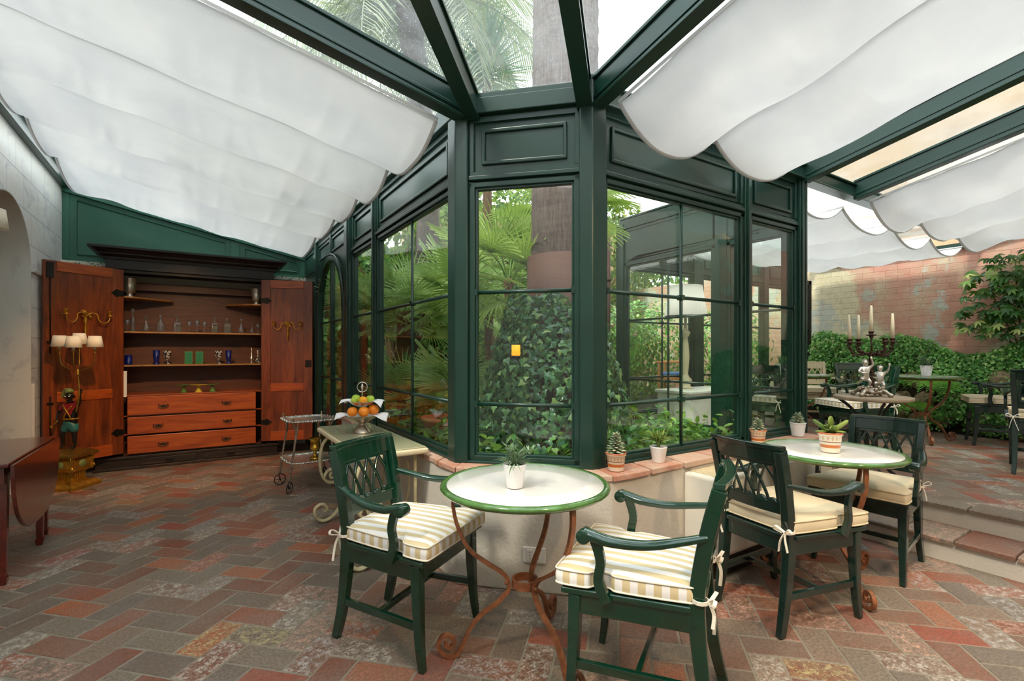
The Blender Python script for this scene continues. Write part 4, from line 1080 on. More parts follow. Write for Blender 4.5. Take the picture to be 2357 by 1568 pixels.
for (x,y,sx,sy) in ((.03,.03,-1,-1),(.39,.03,1,-1),(.03,.43,-1,1),(.39,.43,1,1)):
    P=catmull([(x,y,.69),(x-sx*.0,y,.655),(x-sx*.03,y-sy*.02,.56),(x-sx*.012,y,.42),(x+sx*.01,y,.28),(x+sx*.022,y,.19),(x+sx*.03,y,.115)],5)
    mb=MB(); mb.tube(P,.0095,8); mb.tube(catmull([(x-sx*.04,y,.645),(x-sx*.035,y,.55),(x-sx*.012,y,.42)],4),.006,8)
    leg=mb.build('leg',M['silverdark'],tr)
    wx,wy=x+sx*.03,y; mb=MB(); rr=.052; th=R(20*sx*sy+30)
    Mx=TM((wx,wy,rr+.003),th)
    mb.tube([Vector((rr*cos(a),0,rr*sin(a))) for a in [2*pi*i/28 for i in range(28)]],.0045,6,closed=True,M=Mx,up=(0,1,0))
    mb.tube([(0,-.012,0),(0,.012,0)],.009,8,M=Mx)
    for i in range(6):
        a=pi/3*i; mb.tube([(0,0,0),(rr*cos(a),0,rr*sin(a))],.0026,6,M=Mx)
    mb.tube([(0,.012,0),(0,.014,.03),(0,0,.065)],.0045,6,M=Mx)
    mb.build('wheel',M['darkiron'],tr)
ur=empty('urn',(.945,4.98,.268),0,'small gilt metal urn standing on the lower tray of the silver trolley','urn')
MB().lathe([(0,0),(.048,0),(.050,.008),(.040,.018),(.022,.030),(.012,.050),(.018,.060),(.012,.070),(.030,.082),(.042,.100),(.046,.118)],n=32,wob=None).build('foot',M['brass'],ur)
MB().lathe([(.046,.118),(.040,.124),(.038,.150),(.042,.180),(.056,.196),(.064,.200),(.060,.203),(.034,.196),(.032,.150),(0,.14)],n=32).build('bowl',M['brass'],ur)

# ------------------------------------------------------------------ drop-leaf mahogany table by the arch
dl=empty('drop_leaf_table',(0,0,0),0,'dark polished mahogany table with a hanging curved leaf at the left edge','table')
x1=-.865; y0,y1=3.70,4.76; zt_=.668
MB().prism([(x1,y0),(x1,y1),(-1.27,y1),(-1.27,y0)],zt_,zt_+.022).build('tabletop',M['mahogany'],dl,bevel=.005)
pts=[(y0+.015,zt_+.012),(y1-.015,zt_+.012)]+[((y0+y1)/2+(y1-y0-.03)/2*(abs(cos(a))**.72)*(1 if cos(a)>0 else -1), zt_+.012-.44*(sin(a)**.85)) for a in [pi*i/28 for i in range(1,28)]]
MB().prism(pts,x1+.002,x1+.022,'x').build('drop_leaf',M['mahogany'],dl,bevel=.004)
MB().box(-1.24,x1-.03,y0+.06,y1-.06,zt_-.10,zt_).build('apron',M['mahogany'],dl,bevel=.003)
for (x,y) in ((-.915,3.82),(-1.22,3.82),(-.915,4.70),(-1.22,4.70),(-.895,4.48)):
    mb=MB().tbox((x-.017,x+.017,y-.017,y+.017),(x-.024,x+.024,y-.024,y+.024),.045,zt_); mb.tbox((x-.016,x+.016,y-.016,y+.016),(x-.023,x+.023,y-.023,y+.023),0,.045); mb.build('leg',M['mahogany'],dl,bevel=.002)

# ------------------------------------------------------------------ fan coil unit, wall socket, wall lamp
fc=empty('fan_coil_unit',(0,0,0),0,'cream fan coil heater with a slatted top under the sill, behind the near-black chair','heater')
MB().prism([(1.66,.15),(1.655,.60),(1.86,.60),(1.86,.12),(1.70,.12)],2.38,3.72,'x').build('casing',M['casingwhite'],fc,bevel=.02,seg=4)
mb=MB()
for i in range(50): mb.box(2.42+i*.0255,2.42+i*.0255+.012,1.68,1.82,.600,.606)
mb.box(2.41,3.70,1.672,1.680,.599,.608).box(2.41,3.70,1.82,1.828,.599,.608)
mb.build('grille',M['cream'],fc)
MB().box(2.40,3.70,1.72,1.86,0,.125).build('plinth',M['darkiron'],fc)
so=empty('wall_socket',(1.522,2.148,.205),R(-45),'white double wall socket low on the plaster wall behind the near table','socket')
MB().box(-.062,.062,-.010,.002,-.042,.042).build('plate',M['plastic'],so,bevel=.004)
for x in (-.022,.022):
    m=MB().box(x-.018,x+.018,-.0125,-.009,-.03,.03).build('socket',M['plastic'],so,bevel=.002)
    mb=MB()
    for zz in (-.016,0,.016): mb.tube([(x,-.014,zz),(x,-.0115,zz)],.0028,8)
    mb.build('pin_holes',M['rubber'],m)
wl=empty('wall_lamp',(-1.27,4.60,1.98),0,'brass wall lamp with a cream shade beside the arch, at the left edge','lamp')
MB().lathe([(.052,0),(.062,-.0),(.078,-.13),(.074,-.13),(.058,-.004),(.052,-.004)],c=(.12,0,.27),n=32).build('lamp_shade',M['shade'],wl)
MB().tube(catmull([(-.03,0,0),(.05,0,-.03),(.12,0,.02),(.12,0,.13)],6),.008,8).ball((-.025,0,0),.035,12,sc=(.4,1,1.4)).build('arm',M['brass'],wl)
# ------------------------------------------------------------------ the great open wardrobe
cb=empty('wardrobe',(0,0,0),0,'tall red-brown open wardrobe with dark cornice, shelves of glassware and three drawers','wardrobe')
YF=6.84; YB=7.36
MB().box(-.80,.76,YF,YB,.15,.165).box(-.80,.76,YB-.02,YB,.15,2.12).build('back_board',M['woodback'],cb)
mb=MB().box(-.80,-.765,YF,YB,.15,2.22).box(.725,.76,YF,YB,.15,2.22).box(-.765,-.69,YF,YF+.03,.15,2.22).box(.66,.725,YF,YF+.03,.15,2.22)
mb.build('side_panel',M['cornice'],cb,bevel=.003)
MB().box(-.69,.66,YF+.38,YF+.40,2.02,2.10).build('back_rail',M['woodback'],cb)
MB().box(-.80,.76,YF-.01,YF+.02,2.165,2.22).build('top_rail',M['cornice'],cb,bevel=.003)
# cornice: stepped and splayed, on a plain frieze
mb=MB().box(-.84,.80,YF-.05,YB+.0,2.20,2.30)
prof=[(0,2.30),(.015,2.30),(.02,2.325),(.05,2.345),(.058,2.352),(.058,2.362),(.10,2.395),(.135,2.402),(.135,2.425),(0,2.425)]
for i in range(len(prof)-1):
    (a,z0),(b,z1)=prof[i],prof[i+1]
    P0=[(-.84-a,YB),(-.84-a,YF-.05-a),(.80+a,YF-.05-a),(.80+a,YB)]; P1=[(-.84-b,YB),(-.84-b,YF-.05-b),(.80+b,YF-.05-b),(.80+b,YB)]
    vs=[(x,y,z0) for x,y in P0]+[(x,y,z1) for x,y in P1]; mb.add(vs,[(0,1,5,4),(1,2,6,5),(2,3,7,6),(3,0,4,7)]+([(4,5,6,7)] if i==len(prof)-2 else []))
mb.build('cornice',M['cornice'],cb)
mb=MB().box(-.93,.84,YF-.04,YB,.0,.125).box(-.95,.86,YF-.065,YB,.0,.03).box(-.95,.86,YF-.06,YB,.118,.148)
for a,b in ((-.55,-.02),(.06,.60)): mb.box(a,b,YF-.048,YF-.038,.035,.112)
pb_=mb.build('plinth',M['plinthwood'],cb,bevel=.004)
def drop_handle(x,z,y,mat,parent,w=.036):
    mb=MB(); mb.tube(catmull([(x-w,y-.006,z+.012),(x-w*1.05,y-.018,z-.006),(x-w*.5,y-.02,z-.020),(x+w*.5,y-.02,z-.020),(x+w*1.05,y-.018,z-.006),(x+w,y-.006,z+.012)],5),.0038,8)
    for s in (-1,1): mb.ball((x+s*w,y-.006,z+.013),.0075,8)
    mb.prism([(x+w*.8*cos(a),z-.002+.016*sin(a)) for a in [2*pi*i/16 for i in range(16)]],y-.003,y+.002,'y')
    mb.build('handle',mat,parent)
drop_handle(-.27,.07,YF-.05,M['black'],pb_); drop_handle(.33,.075,YF-.05,M['black'],pb_)
for z0,z1,hx in ((.592,.798,(-.332,.285)),(.382,.572,(-.38,.294)),(.168,.362,(-.332,.285))):
    d=MB().box(-.655,.60,YF-.045,YF-.02,z0,z1).box(-.64,.59,YF-.02,YF+.42,z0+.015,z0+.03).box(-.64,-.625,YF-.02,YF+.42,z0+.02,z1-.02).box(.575,.59,YF-.02,YF+.42,z0+.02,z1-.02)
    d=d.build('drawer',M['woodx'],cb,bevel=.004)
    for x in hx: drop_handle(x,(z0+z1)/2-.01,YF-.047,M['bronze'],d,.042)
MB().box(-.70,.67,YF-.01,YB-.02,.800,.815).build('drawer_top',M['woodx'],cb,bevel=.002)
for z in (.377,.582): MB().box(-.765,.725,YF+.0,YF+.03,z-.006,z+.006).build('rail',M['woodx'],cb)
def shelf(z,poly,name='shelf'): return MB().prism(poly,z-.018,z,'z').build(name,M['shelfwood'],cb,bevel=.002)
shelf(1.525,[(-.765,YF+.03),(-.50,YF+.09),(.44,YF+.09),(.725,YF+.03),(.725,YB-.02),(-.765,YB-.02)])
shelf(1.147,[(-.765,YF+.03),(-.50,YF+.09),(.44,YF+.09),(.725,YF+.03),(.725,YB-.02),(-.765,YB-.02)])
shelf(1.915,[(-.765,YF+.03),(-.62,YF+.06),(-.26,YB-.16),(-.26,YB-.02),(-.765,YB-.02)]); shelf(1.895,[(.725,YF+.03),(.58,YF+.06),(.30,YB-.16),(.30,YB-.02),(.725,YB-.02)])
def cab_door(hx,hy,ox,oy,right):
    """panelled door hung at (hx,hy), its free edge at (ox,oy); local x runs hinge to edge, the side we see is local -y"""
    L=math.hypot(ox-hx,oy-hy); a=math.atan2(oy-hy,ox-hx)
    if not right: sgn=1
    d=empty('door',(hx,hy,0),a); d.parent=cb; f=1 if right else -1; t0=-.020 if right else .020
    z0,z1=.185,2.19; Y0,Y1=(-.018,.018)
    n=-1 if right else 1   # visible face direction in local y
    d.name='door'
    stz=.105
    mb=MB().box(0,stz,Y0,Y1,z0,z1).box(L-stz,L,Y0,Y1,z0,z1); stile=mb.build('stile',M['woodz'],d,bevel=.003)
    for a0,a1 in ((z0,z0+.12),(.80,.90),(z1-.10,z1)): MB().box(stz,L-stz,Y0,Y1,a0,a1).build('door_rail',M['woodx'],d,bevel=.003)
    for a0,a1 in ((z0+.12,.80),(.90,z1-.10)): MB().box(stz-.002,L-stz+.002,-.008,.008,a0,a1).build('panel',M['woodz'],d,bevel=.002)
    ys=n*.020
    for z in (.42,1.93):
        mb=MB().prism([(.0,z-.028),(.045,z-.034),(.075,z-.042),(.095,z-.02),(.12,z),(.095,z+.02),(.075,z+.042),(.045,z+.034),(0,z+.028)],ys-.004,ys+.004,'y'); mb.ball((.06,ys+n*.004,z),.012,8,sc=(1,.5,1)); mb.build('hinge',M['black'],d)
    if right: MB().box(L-.085,L-.01,ys-.008,ys+.006,1.10,1.19).build('lock',M['black'],d,bevel=.003)
    else:
        mb=MB().tube([(L-.05,ys+.004,1.28),(L-.05,ys+.004,2.13)],.006,8).box(L-.075,L-.025,ys,ys+.01,1.38,1.40).box(L-.075,L-.02,ys,ys+.010,2.02,2.17)
        mb.tube([(L-.05,ys+.004,.35),(L-.05,ys+.004,.86)],.006,8).box(L-.075,L-.025,ys,ys+.01,.78,.80); mb.build('bolt',M['black'],d)
    return d,a,L,n
dL=cab_door(-.695,6.80,-1.265,6.415,False); dR=cab_door(.665,6.80,1.225,6.60,True)
bpy.context.view_layer.update()
# gilt two-arm candle sconces fixed on the doors
def sconce(x,y,z,rz,s,label):
    r=empty('wall_sconce',(x,y,z),rz,label,'sconce','gilt two-arm sconces on the wardrobe doors')
    g=random.Random(3); mb=MB()   # spine: leafy plate and tapering drop. local x across, local -y towards the room
    mb.lathe([(.002,-.21),(.008,-.20),(.005,-.185),(.013,-.165),(.007,-.15),(.016,-.11),(.010,-.06),(.020,-.02),(.012,.02),(.02,.05),(.010,.075),(0,.085)],c=(0,-.02,0),n=12)
    mb.build('stem',M['gilt'],r)
    P,N,S=[],[],[]
    for i in range(46):
        a=g.uniform(0,2*pi); rr=g.uniform(.01,.055); P.append((rr*cos(a),-.025-g.random()*.02,.055+rr*.8*sin(a))); N.append((cos(a)*.4,-1,sin(a)*.4)); S.append(g.uniform(.018,.032))
    scatter('leaf_ornament',t_oval(.6),np.array(P),np.array(N,float),np.array(S),M['gilt'],r,3)
    for sg in (-1,1):
        Q=catmull([(0,-.03,.03),(sg*.045,-.05,.065),(sg*.085,-.06,.05),(sg*.095,-.065,.0),(sg*.125,-.075,-.035),(sg*.165,-.08,-.03),(sg*.185,-.08,.0),(sg*.19,-.08,.03)],5)
        a=MB(); a.tube(Q,.0058,8); a.lathe([(.004,.03),(.032,.036),(.034,.042),(.012,.046),(.014,.06),(.021,.064),(.020,.088),(.024,.092),(.014,.092),(.013,.06),(0,.06)],c=(sg*.19,-.08,0),n=18); a.build('arm',M['gilt'],r)
    r.scale=(s,)*3; return r
def on_door(D,u,z,out):
    d,a,L,n=D; p=Vector(d.location)+Vector((cos(a)*u-sin(a)*n*out,sin(a)*u+cos(a)*n*out,0)); return p.x,p.y,z,(a+pi if n==1 else a)
x,y,z,rz=on_door(dL,.36,1.63,.022); sconce(x,y,z,rz,.98,'gilt two-arm sconce on the left wardrobe door, above the shaded lamp')
x,y,z,rz=on_door(dR,.31,1.60,.022); sconce(x,y,z,rz,.80,'smaller gilt two-arm sconce on the right wardrobe door')

# ------------------------------------------------------------------ glass and china on the shelves
GL='cut glass on the upper shelf of the wardrobe'
def goblet(x,h,label,y=7.0,s=1):
    o=MB().lathe([(0,0),(.028*s,0),(.028*s,.003),(.006*s,.008),(.0045*s,.02),(.009*s,.035),(.0045*s,.05),(.006*s,h*.5),(.024*s,h*.62),(.030*s,h*.8),(.028*s,h),(.026*s,h),(.027*s,h*.8),(.02*s,h*.62),(0,h*.55)],n=20,wob=None).build('goblet',M['crystal']); o.location=(x,y,1.526); tag(o,label,'glass',GL); return o
def decanter(x,h,kind,label,y=7.0):
    r={'round':.052,'square':.045,'tall':.026,'bulb':.045,'small':.032}[kind]
    root=empty('decanter',(x,y,1.526),0.3,label,'decanter',GL)
    wob=(lambda a: 1+.03*cos(10*a)) if kind in('round','bulb','small','tall') else (lambda a: 1/max(abs(cos(a)),abs(sin(a)))*.92)
    H=h*.78
    body={'round':[(0,0),(r*.8,0),(r,.03),(r,.07),(r*.8,.10),(r*.35,.125),(r*.3,H),(r*.42,H+.004),(r*.3,H+.002),(r*.28,.12),(0,.11)],
          'square':[(0,0),(r*.9,0),(r*.92,.01),(r*.92,.105),(r*.7,.125),(r*.32,.135),(r*.3,H),(r*.45,H+.003),(0,H)],
          'tall':[(0,0),(r,0),(r*1.0,.005),(r*.9,.10),(r*.7,.15),(r*.25,.17),(r*.22,H),(r*.4,H+.003),(0,H)],
          'bulb':[(0,0),(r*.7,0),(r,.022),(r*.95,.045),(r*.5,.085),(r*.22,.115),(r*.2,H),(r*.36,H+.003),(0,H)],
          'small':[(0,0),(r*.7,0),(r,.018),(r*.8,.04),(r*.3,.065),(r*.15,.09),(r*.13,H),(r*.26,H+.003),(0,H)]}[kind]
    MB().lathe(body,n=32,wob=wob).build('body',M['crystal'],root)
    MB().lathe([(.006,H),(.008,H+.006),(.016,H+.014),(.019,h-.012),(.012,h-.002),(0,h)],n=10,smooth=False).build('stopper',M['crystal'],root)
goblet(-.675,.135,'single cut glass goblet at the far left end of the upper shelf')
decanter(-.625,.265,'tall','tallest slim glass bottle near the left end of the upper shelf')
decanter(-.505,.19,'bulb','bulbous long-necked decanter, first decanter from the left of the upper shelf')
decanter(-.367,.205,'round','widest round cut glass decanter on the upper shelf')
decanter(-.212,.20,'square','squarish decanter just left of the three goblets')
goblet(-.088,.135,'left goblet of the trio in the middle of the upper shelf')
goblet(-.010,.150,'middle and tallest goblet of the trio on the upper shelf')
goblet(.066,.135,'right goblet of the trio in the middle of the upper shelf')
decanter(.165,.20,'square','squarish cut decanter just right of the three goblets')
decanter(.298,.195,'square','second squarish decanter to the right of the three goblets')
decanter(.455,.19,'bulb','bulbous long-necked decanter towards the right end of the upper shelf')
decanter(.575,.145,'small','small clear flask near the right end of the upper shelf')
goblet(.640,.125,'glass half hidden by the right door at the end of the upper shelf')
GB='coloured glass and china on the middle shelf of the wardrobe'
def cup(x,prof,mat,label,name,cat,y=7.0,z=1.148,n=24):
    o=MB().lathe(prof,n=n).build(name,M[mat]); o.location=(x,y,z); tag(o,label,cat,GB); return o
bv=[(0,0),(.034,0),(.034,.006),(.018,.018),(.022,.03),(.030,.07),(.034,.165),(.031,.165),(.026,.07),(0,.03)]
vv=[(0,0),(.028,0),(.028,.006),(.012,.02),(.010,.055),(.012,.065),(.034,.085),(.038,.125),(.036,.16),(.033,.16),(.03,.09),(0,.075)]
M['painted_vase']=plain('blue_vase_with_white_flowers','#2A2E58',.2,var=.1,coat=.5)
t=NT('blue_and_white_enamel'); t.set(Base_Color=t.ramp(t.noise(t.co(),38,4),[(.48,lin('#14162E')),(.56,lin('#C9C4BA'))]),Roughness=.2); M['painted_vase']=t.m
cup(-.665,[(0,0),(.036,0),(.038,.01),(.036,.11),(.033,.11),(.032,.01)],'cobalt','short blue glass mug at the left end of the middle shelf','mug','mug')
cup(-.408,bv,'cobalt','tall cobalt blue glass vase on the left half of the middle shelf','vase','vase')
cup(-.305,vv,'painted_vase','blue and white footed goblet beside the left cobalt vase','goblet','goblet')
cup(.210,vv,'painted_vase','blue and white footed goblet beside the right cobalt vase','goblet','goblet')
cup(.317,bv,'cobalt','tall cobalt blue glass vase on the right half of the middle shelf','vase','vase')
cup(.570,[(0,0),(.018,0),(.02,.006),(.010,.02),(.026,.045),(.024,.07),(.008,.10),(.005,.15),(.004,.20),(0,.205)],'silver','slim silver bud vase near the right end of the middle shelf','vase','vase')
cup(.640,[(0,0),(.026,0),(.028,.03),(.016,.07),(.008,.10),(.010,.15),(.016,.165),(0,.185)],'painted_vase','dark perfume bottle at the right end of the middle shelf, partly behind the door','bottle','bottle')
for x,l,mt in ((-.097,'left green glazed tile standing upright in the middle of the shelf','greenbook'),(.012,'right, brighter green glazed tile standing upright on the middle shelf','greenbook')):
    r=empty('green_tile',(x,7.02,1.148),0,l,'tile',GB); MB().box(-.040,.040,-.012,.012,0,.150).build('body',M['greenglaze'],r,bevel=.003); MB().box(-.033,.033,-.0145,-.011,.008,.142).build('panel',M[mt],r,bevel=.002)
for x,m_,l,dy in ((-.144,'greenglaze','left green glazed cake stand above the top drawer',0),(.004,'yellowglaze','yellow glazed cake stand between the two green ones',-.04),(.146,'greenglaze','right green glazed cake stand above the top drawer',.0)):
    o=MB().lathe([(0,0),(.038,0),(.038,.006),(.028,.018),(.014,.045),(.012,.065),(.03,.078),(.085,.086),(.088,.092),(.0,.090)],n=40).build('cake_stand',M[m_]); o.location=(x,6.96+dy,.815); tag(o,l,'cake stand','glazed cake stands in the wardrobe'); o.scale=(1 if dy==0 else 1.05,)*2+(1,)
for x,l,s,z in ((-.655,'silver ice bucket on the small upper left corner shelf',1.0,1.916),(.625,'silver ice bucket on the small upper right corner shelf',.95,1.896)):
    o=MB().lathe([(0,0),(.048,0),(.05,.008),(.028,.022),(.03,.04),(.055,.06),(.060,.12),(.066,.20),(.072,.206),(.064,.206),(.055,.07),(0,.06)],n=32).build('silver_bucket',M['silver']); o.location=(x,7.0,z); o.scale=(s,)*3; tag(o,l,'bucket')
o=MB().box(-.055,.055,-.003,.003,0,.285)
for i in range(3): o.m=1; o.box(-.03,.02,-.0036,-.0028,.24-.02*i,.243-.02*i)
o=o.build('menu_card',[M['paper'],M['hem']]); o.location=(-.715,6.80,.80); o.rotation_euler=(R(-4),0,0); o.location.y=6.795; tag(o,'white printed card standing upright at the left end above the top drawer','card')

# ------------------------------------------------------------------ figures grown from skinned skeletons
def skin(name, nodes, edges, mat, parent, sub=2, root=0, M_=None):
    me=bpy.data.meshes.new(name); me.from_pydata([n[0] for n in nodes],edges,[])
    o=bpy.data.objects.new(name,me); COL.objects.link(o)
    md=o.modifiers.new('skin','SKIN'); md.use_smooth_shade=True
    sk=me.skin_vertices[0].data
    for i,n in enumerate(nodes):
        r=n[1]; sk[i].radius=(r,r) if isinstance(r,(int,float)) else r
        sk[i].use_root=(i==root)
    s=o.modifiers.new('sub','SUBSURF'); s.levels=sub; s.render_levels=sub
    dg=bpy.context.evaluated_depsgraph_get(); ev=o.evaluated_get(dg); m2=bpy.data.meshes.new_from_object(ev)
    o.modifiers.clear(); o.data=m2; m2.materials.clear(); m2.materials.append(mat)
    for p in m2.polygons: p.use_smooth=True
    o.parent=parent; return o
def body(parent, mat, s, pose, M0=TM(), fat=1.0):
    """pose: dict of joints in figure units (1 = standing height); one continuous body"""
    J=pose; n=[]; e=[]; ix={}
    def add(k,p,r,par=None):
        n.append((tuple(M0@Vector(tuple(c*s for c in p))),r*s*(fat if r>.0175 else 1.2))); ix[k]=len(n)-1
        if par: e.append((ix[par],ix[k]))
    add('pel',J['pel'],.075); add('belly',J['belly'],.072,'pel'); add('chest',J['chest'],.082,'belly'); add('neck',J['neck'],.034,'chest')
    add('chin',J['chin'],.046,'neck'); add('head',J['head'],.078,'chin'); add('crown',J['crown'],.058,'head')
    for sd in 'LR':
        add('sh'+sd,J['sh'+sd],.040,'chest'); add('el'+sd,J['el'+sd],.027,'sh'+sd); add('wr'+sd,J['wr'+sd],.019,'el'+sd); add('ha'+sd,J['ha'+sd],.022,'wr'+sd)
        hp=Vector(J['ha'+sd]); d=(hp-Vector(J['wr'+sd])).normalized()
        sdv=d.cross(Vector((0,1,.3))).normalized()
        for k,(a,L) in enumerate(((-.022,.040),(-.008,.048),(.007,.046),(.020,.038))):
            b=hp+sdv*a+d*.012; add('f%d%s'%(k,sd),b,.0085,'ha'+sd); add('g%d%s'%(k,sd),b+d*L*.55,.0078,'f%d%s'%(k,sd)); add('h%d%s'%(k,sd),b+d*L*.8+Vector((0,-.014,0)),.0065,'g%d%s'%(k,sd))
        b=hp-sdv*.024-d*.008; add('t'+sd,b,.009,'ha'+sd); add('u'+sd,b-sdv*.012+d*.022,.0075,'t'+sd)
        add('hip'+sd,J['hip'+sd],.056,'pel'); add('kn'+sd,J['kn'+sd],.038,'hip'+sd); add('an'+sd,J['an'+sd],.022,'kn'+sd); add('toe'+sd,J['toe'+sd],.022,'an'+sd)
    return skin('body',n,e,mat,parent)
def face(parent, mat, hp, s, fwd, whites, lips, M0=TM()):
    hp=Vector(hp)*s; f=Vector(fwd).normalized(); sd=f.cross(Vector((0,0,1))).normalized()
    mb=MB()
    for k in (-1,1): p=hp+f*.070*s+sd*k*.028*s+Vector((0,0,.005*s)); mb.ball(tuple(M0@p),.011*s,8)
    if whites: mb.build('eyes',whites,parent)
    mb=MB(); p=hp+f*.080*s-Vector((0,0,.014*s)); mb.ball(tuple(M0@p),.014*s,8,sc=(1,1,1.3))
    for k in (-1,1): p=hp+sd*k*.078*s-Vector((0,0,.008*s)); mb.ball(tuple(M0@p),.017*s,8,sc=(.6,.8,1.3))
    mb.build('nose_and_ears',mat,parent)
    mb=MB(); p=hp+f*.068*s-Vector((0,0,.044*s)); mb.ball(tuple(M0@p),.016*s,8,sc=(1,1,.45)); mb.build('mouth',lips,parent)
# ---- painted page figure carrying the candelabrum lamp (local -y faces the room)
fg=empty('figurine_lamp',(-1.03,6.22,0),R(-32),'carved painted page figure on a gilded pedestal, holding up a lamp with four cream shades','lamp')
mb=MB(); w=.165
def sq(mb,lay):
    for (h0,z0),(h1,z1) in zip(lay,lay[1:]): mb.tbox((-h0,h0,-h0,h0),(-h1,h1,-h1,h1),z0,z1)
sq(mb,[(.165,0),(.165,.03),(.15,.045),(.13,.06)]); mb.build('pedestal_base',M['gilt'],fg,bevel=.004)
mb=MB(); sq(mb,[(.085,.06),(.08,.10),(.075,.14),(.10,.16)]); sq(mb,[(.10,.16),(.12,.20),(.12,.27),(.10,.295),(.135,.30)])
for sx in (-1,1):
    for sy in (-1,1):
        for zz,rr in ((.185,.030),(.27,.024)):
            mb.tube(catmull([(sx*(.105+rr*.8*cos(a)*(1-a/9)),sy*.118,zz+rr*sin(a)*(1-a/9)) for a in [i*.7 for i in range(11)]],3),.008,6)
            mb.tube(catmull([(sx*.118,sy*(.105+rr*.8*cos(a)*(1-a/9)),zz+rr*sin(a)*(1-a/9)) for a in [i*.7 for i in range(11)]],3),.008,6)
for i in range(5):
    for (a,b) in ((0,-1),(0,1),(1,0),(-1,0)):
        t_=(-.05+.025*i); p=(t_,b*.083) if a==0 else (a*.083,t_); mb.box(p[0]-.007,p[0]+.007,p[1]-.007,p[1]+.007,.075,.15)
mb.build('pedestal',M['gilt'],fg,bevel=.003)
mb=MB()
for (a,b) in ((0,-1),(0,1),(1,0),(-1,0)): mb.ball((a*.115,b*.115,.235),.045,14,sc=(.35 if a else 1,.35 if b else 1,.85))
mb.build('green_boss',M['olive'],fg)
mb=MB(); sq(mb,[(.15,.30),(.155,.325),(.14,.335),(.10,.355),(.06,.372)]); mb.build('cap',M['oldbrass'],fg,bevel=.004)
s=.56; M0=TM((0,0,.365))
J=dict(pel=(.01,0,.46),belly=(.02,.0,.56),chest=(.01,0,.68),neck=(.0,0,.80),chin=(-.01,-.02,.85),head=(-.01,-.005,.90),crown=(-.015,.01,.96),
 shL=(.11,0,.74),elL=(.20,-.05,.80),wrL=(.25,-.10,.94),haL=(.262,-.11,.99),shR=(-.11,.0,.73),elR=(-.22,.02,.62),wrR=(-.16,-.07,.52),haR=(-.12,-.10,.49),
 hipL=(.065,0,.42),knL=(.085,-.02,.24),anL=(.075,.01,.045),toeL=(.085,-.09,.02),hipR=(-.05,0,.42),knR=(-.085,-.06,.25),anR=(-.13,.02,.05),toeR=(-.15,-.07,.02))
body(fg,M['skin'],s,J,M0)
face(fg,M['skin'],(-.01,-.005,.90),s,(.25,-1,0),M['candle'],M['redcoat'],M0)
# clothing grown a little outside the body
def gn(L): return [((tuple(M0@Vector(tuple(c*s for c in p)))),r*s) for p,r in L]
skin('coat',gn([((.02,0,.55),.088),((.01,0,.64),.092),((.01,0,.72),.088),((.0,0,.78),.05),((.10,0,.745),.052),((.165,-.03,.785),.050),((-.10,0,.735),.052),((-.18,.015,.66),.052)]),[(0,1),(1,2),(2,3),(2,4),(4,5),(2,6),(6,7)],M['redcoat'],fg)
skin('breeches',gn([((.01,0,.50),.092),((.0,0,.45),.090),((.065,-.005,.38),.072),((.082,-.015,.27),.068),((-.055,-.01,.38),.072),((-.08,-.045,.28),.068)]),[(0,1),(1,2),(2,3),(1,4),(4,5)],M['bluegreen'],fg)
mb=MB(); mb.tube(catmull([tuple(M0@(Vector(p)*s)) for p in ((.09,-.07,.74),(.03,-.10,.66),(-.02,-.10,.56),(-.03,-.09,.50))],4),.006,6)
mb.tube(catmull([tuple(M0@(Vector(p)*s)) for p in ((-.06,-.07,.76),(.0,-.105,.70),(.06,-.10,.60),(.08,-.08,.52))],4),.006,6)
mb.tube([tuple(M0@(Vector((.02+.098*cos(a),.098*sin(a),.52))*s)) for a in [2*pi*i/16 for i in range(16)]],.008,6,closed=True)
mb.build('gold_sash',M['gilt'],fg)
skin('cap_with_tassel',gn([((-.015,.01,.945),.082),((-.03,.02,1.0),.062),((-.09,.03,1.01),.042),((-.14,.03,.95),.030),((-.16,.03,.87),.020)]),[(0,1),(1,2),(2,3),(3,4)],M['olive'],fg)
mb=MB(); mb.tube([tuple(M0@(Vector((-.10,-.12,.50))*s)),tuple(M0@(Vector((-.25,-.06,.40))*s))],.008,6).ball(tuple(M0@(Vector((-.26,-.055,.39))*s)),.016,8); mb.build('horn',M['gilt'],fg)
# the branch in the raised hand
hx,hy,hz=tuple(M0@(Vector((.262,-.125,1.0))*s))
mb=MB(); mb.tube(catmull([(hx-.03,hy,hz-.20),(hx-.005,hy,hz-.06),(hx,hy,hz),(hx-.01,hy,hz+.12),(hx-.02,hy,hz+.20)],5),.007,8)
mb.lathe([(.006,.14),(.022,.15),(.010,.165),(.015,.19),(.006,.21)],c=(hx-.015,hy,hz),n=12); mb.build('stem',M['oldbrass'],fg)
tx,ty,tz=hx-.02,hy,hz+.19
for (dx,dy,dz) in ((-.165,-.0,.19),(.065,-.115,.18),(.165,.0,.185),(-.075,.11,.215)):
    P=catmull([(tx,ty,tz),(tx+dx*.45,ty+dy*.45,tz+.02),(tx+dx*.9,ty+dy*.9,tz+.07),(tx+dx,ty+dy,tz+dz)],5)
    br_=MB(); br_.tube(P,.0048,8); br_.lathe([(.005,0),(.016,.004),(.014,.014),(.010,.018)],c=(tx+dx,ty+dy,tz+dz),n=14); br_=br_.build('branch',M['oldbrass'],fg)
    MB().lathe([(.011,.0),(.011,.035),(0,.036)],c=(tx+dx,ty+dy,tz+dz+.016),n=14).build('candle_tube',M['candle'],br_)
    MB().lathe([(.066,0),(.047,.105),(.045,.105),(.064,.0)],c=(tx+dx,ty+dy,tz+dz+.040),n=28).build('lamp_shade',M['shade'],br_)
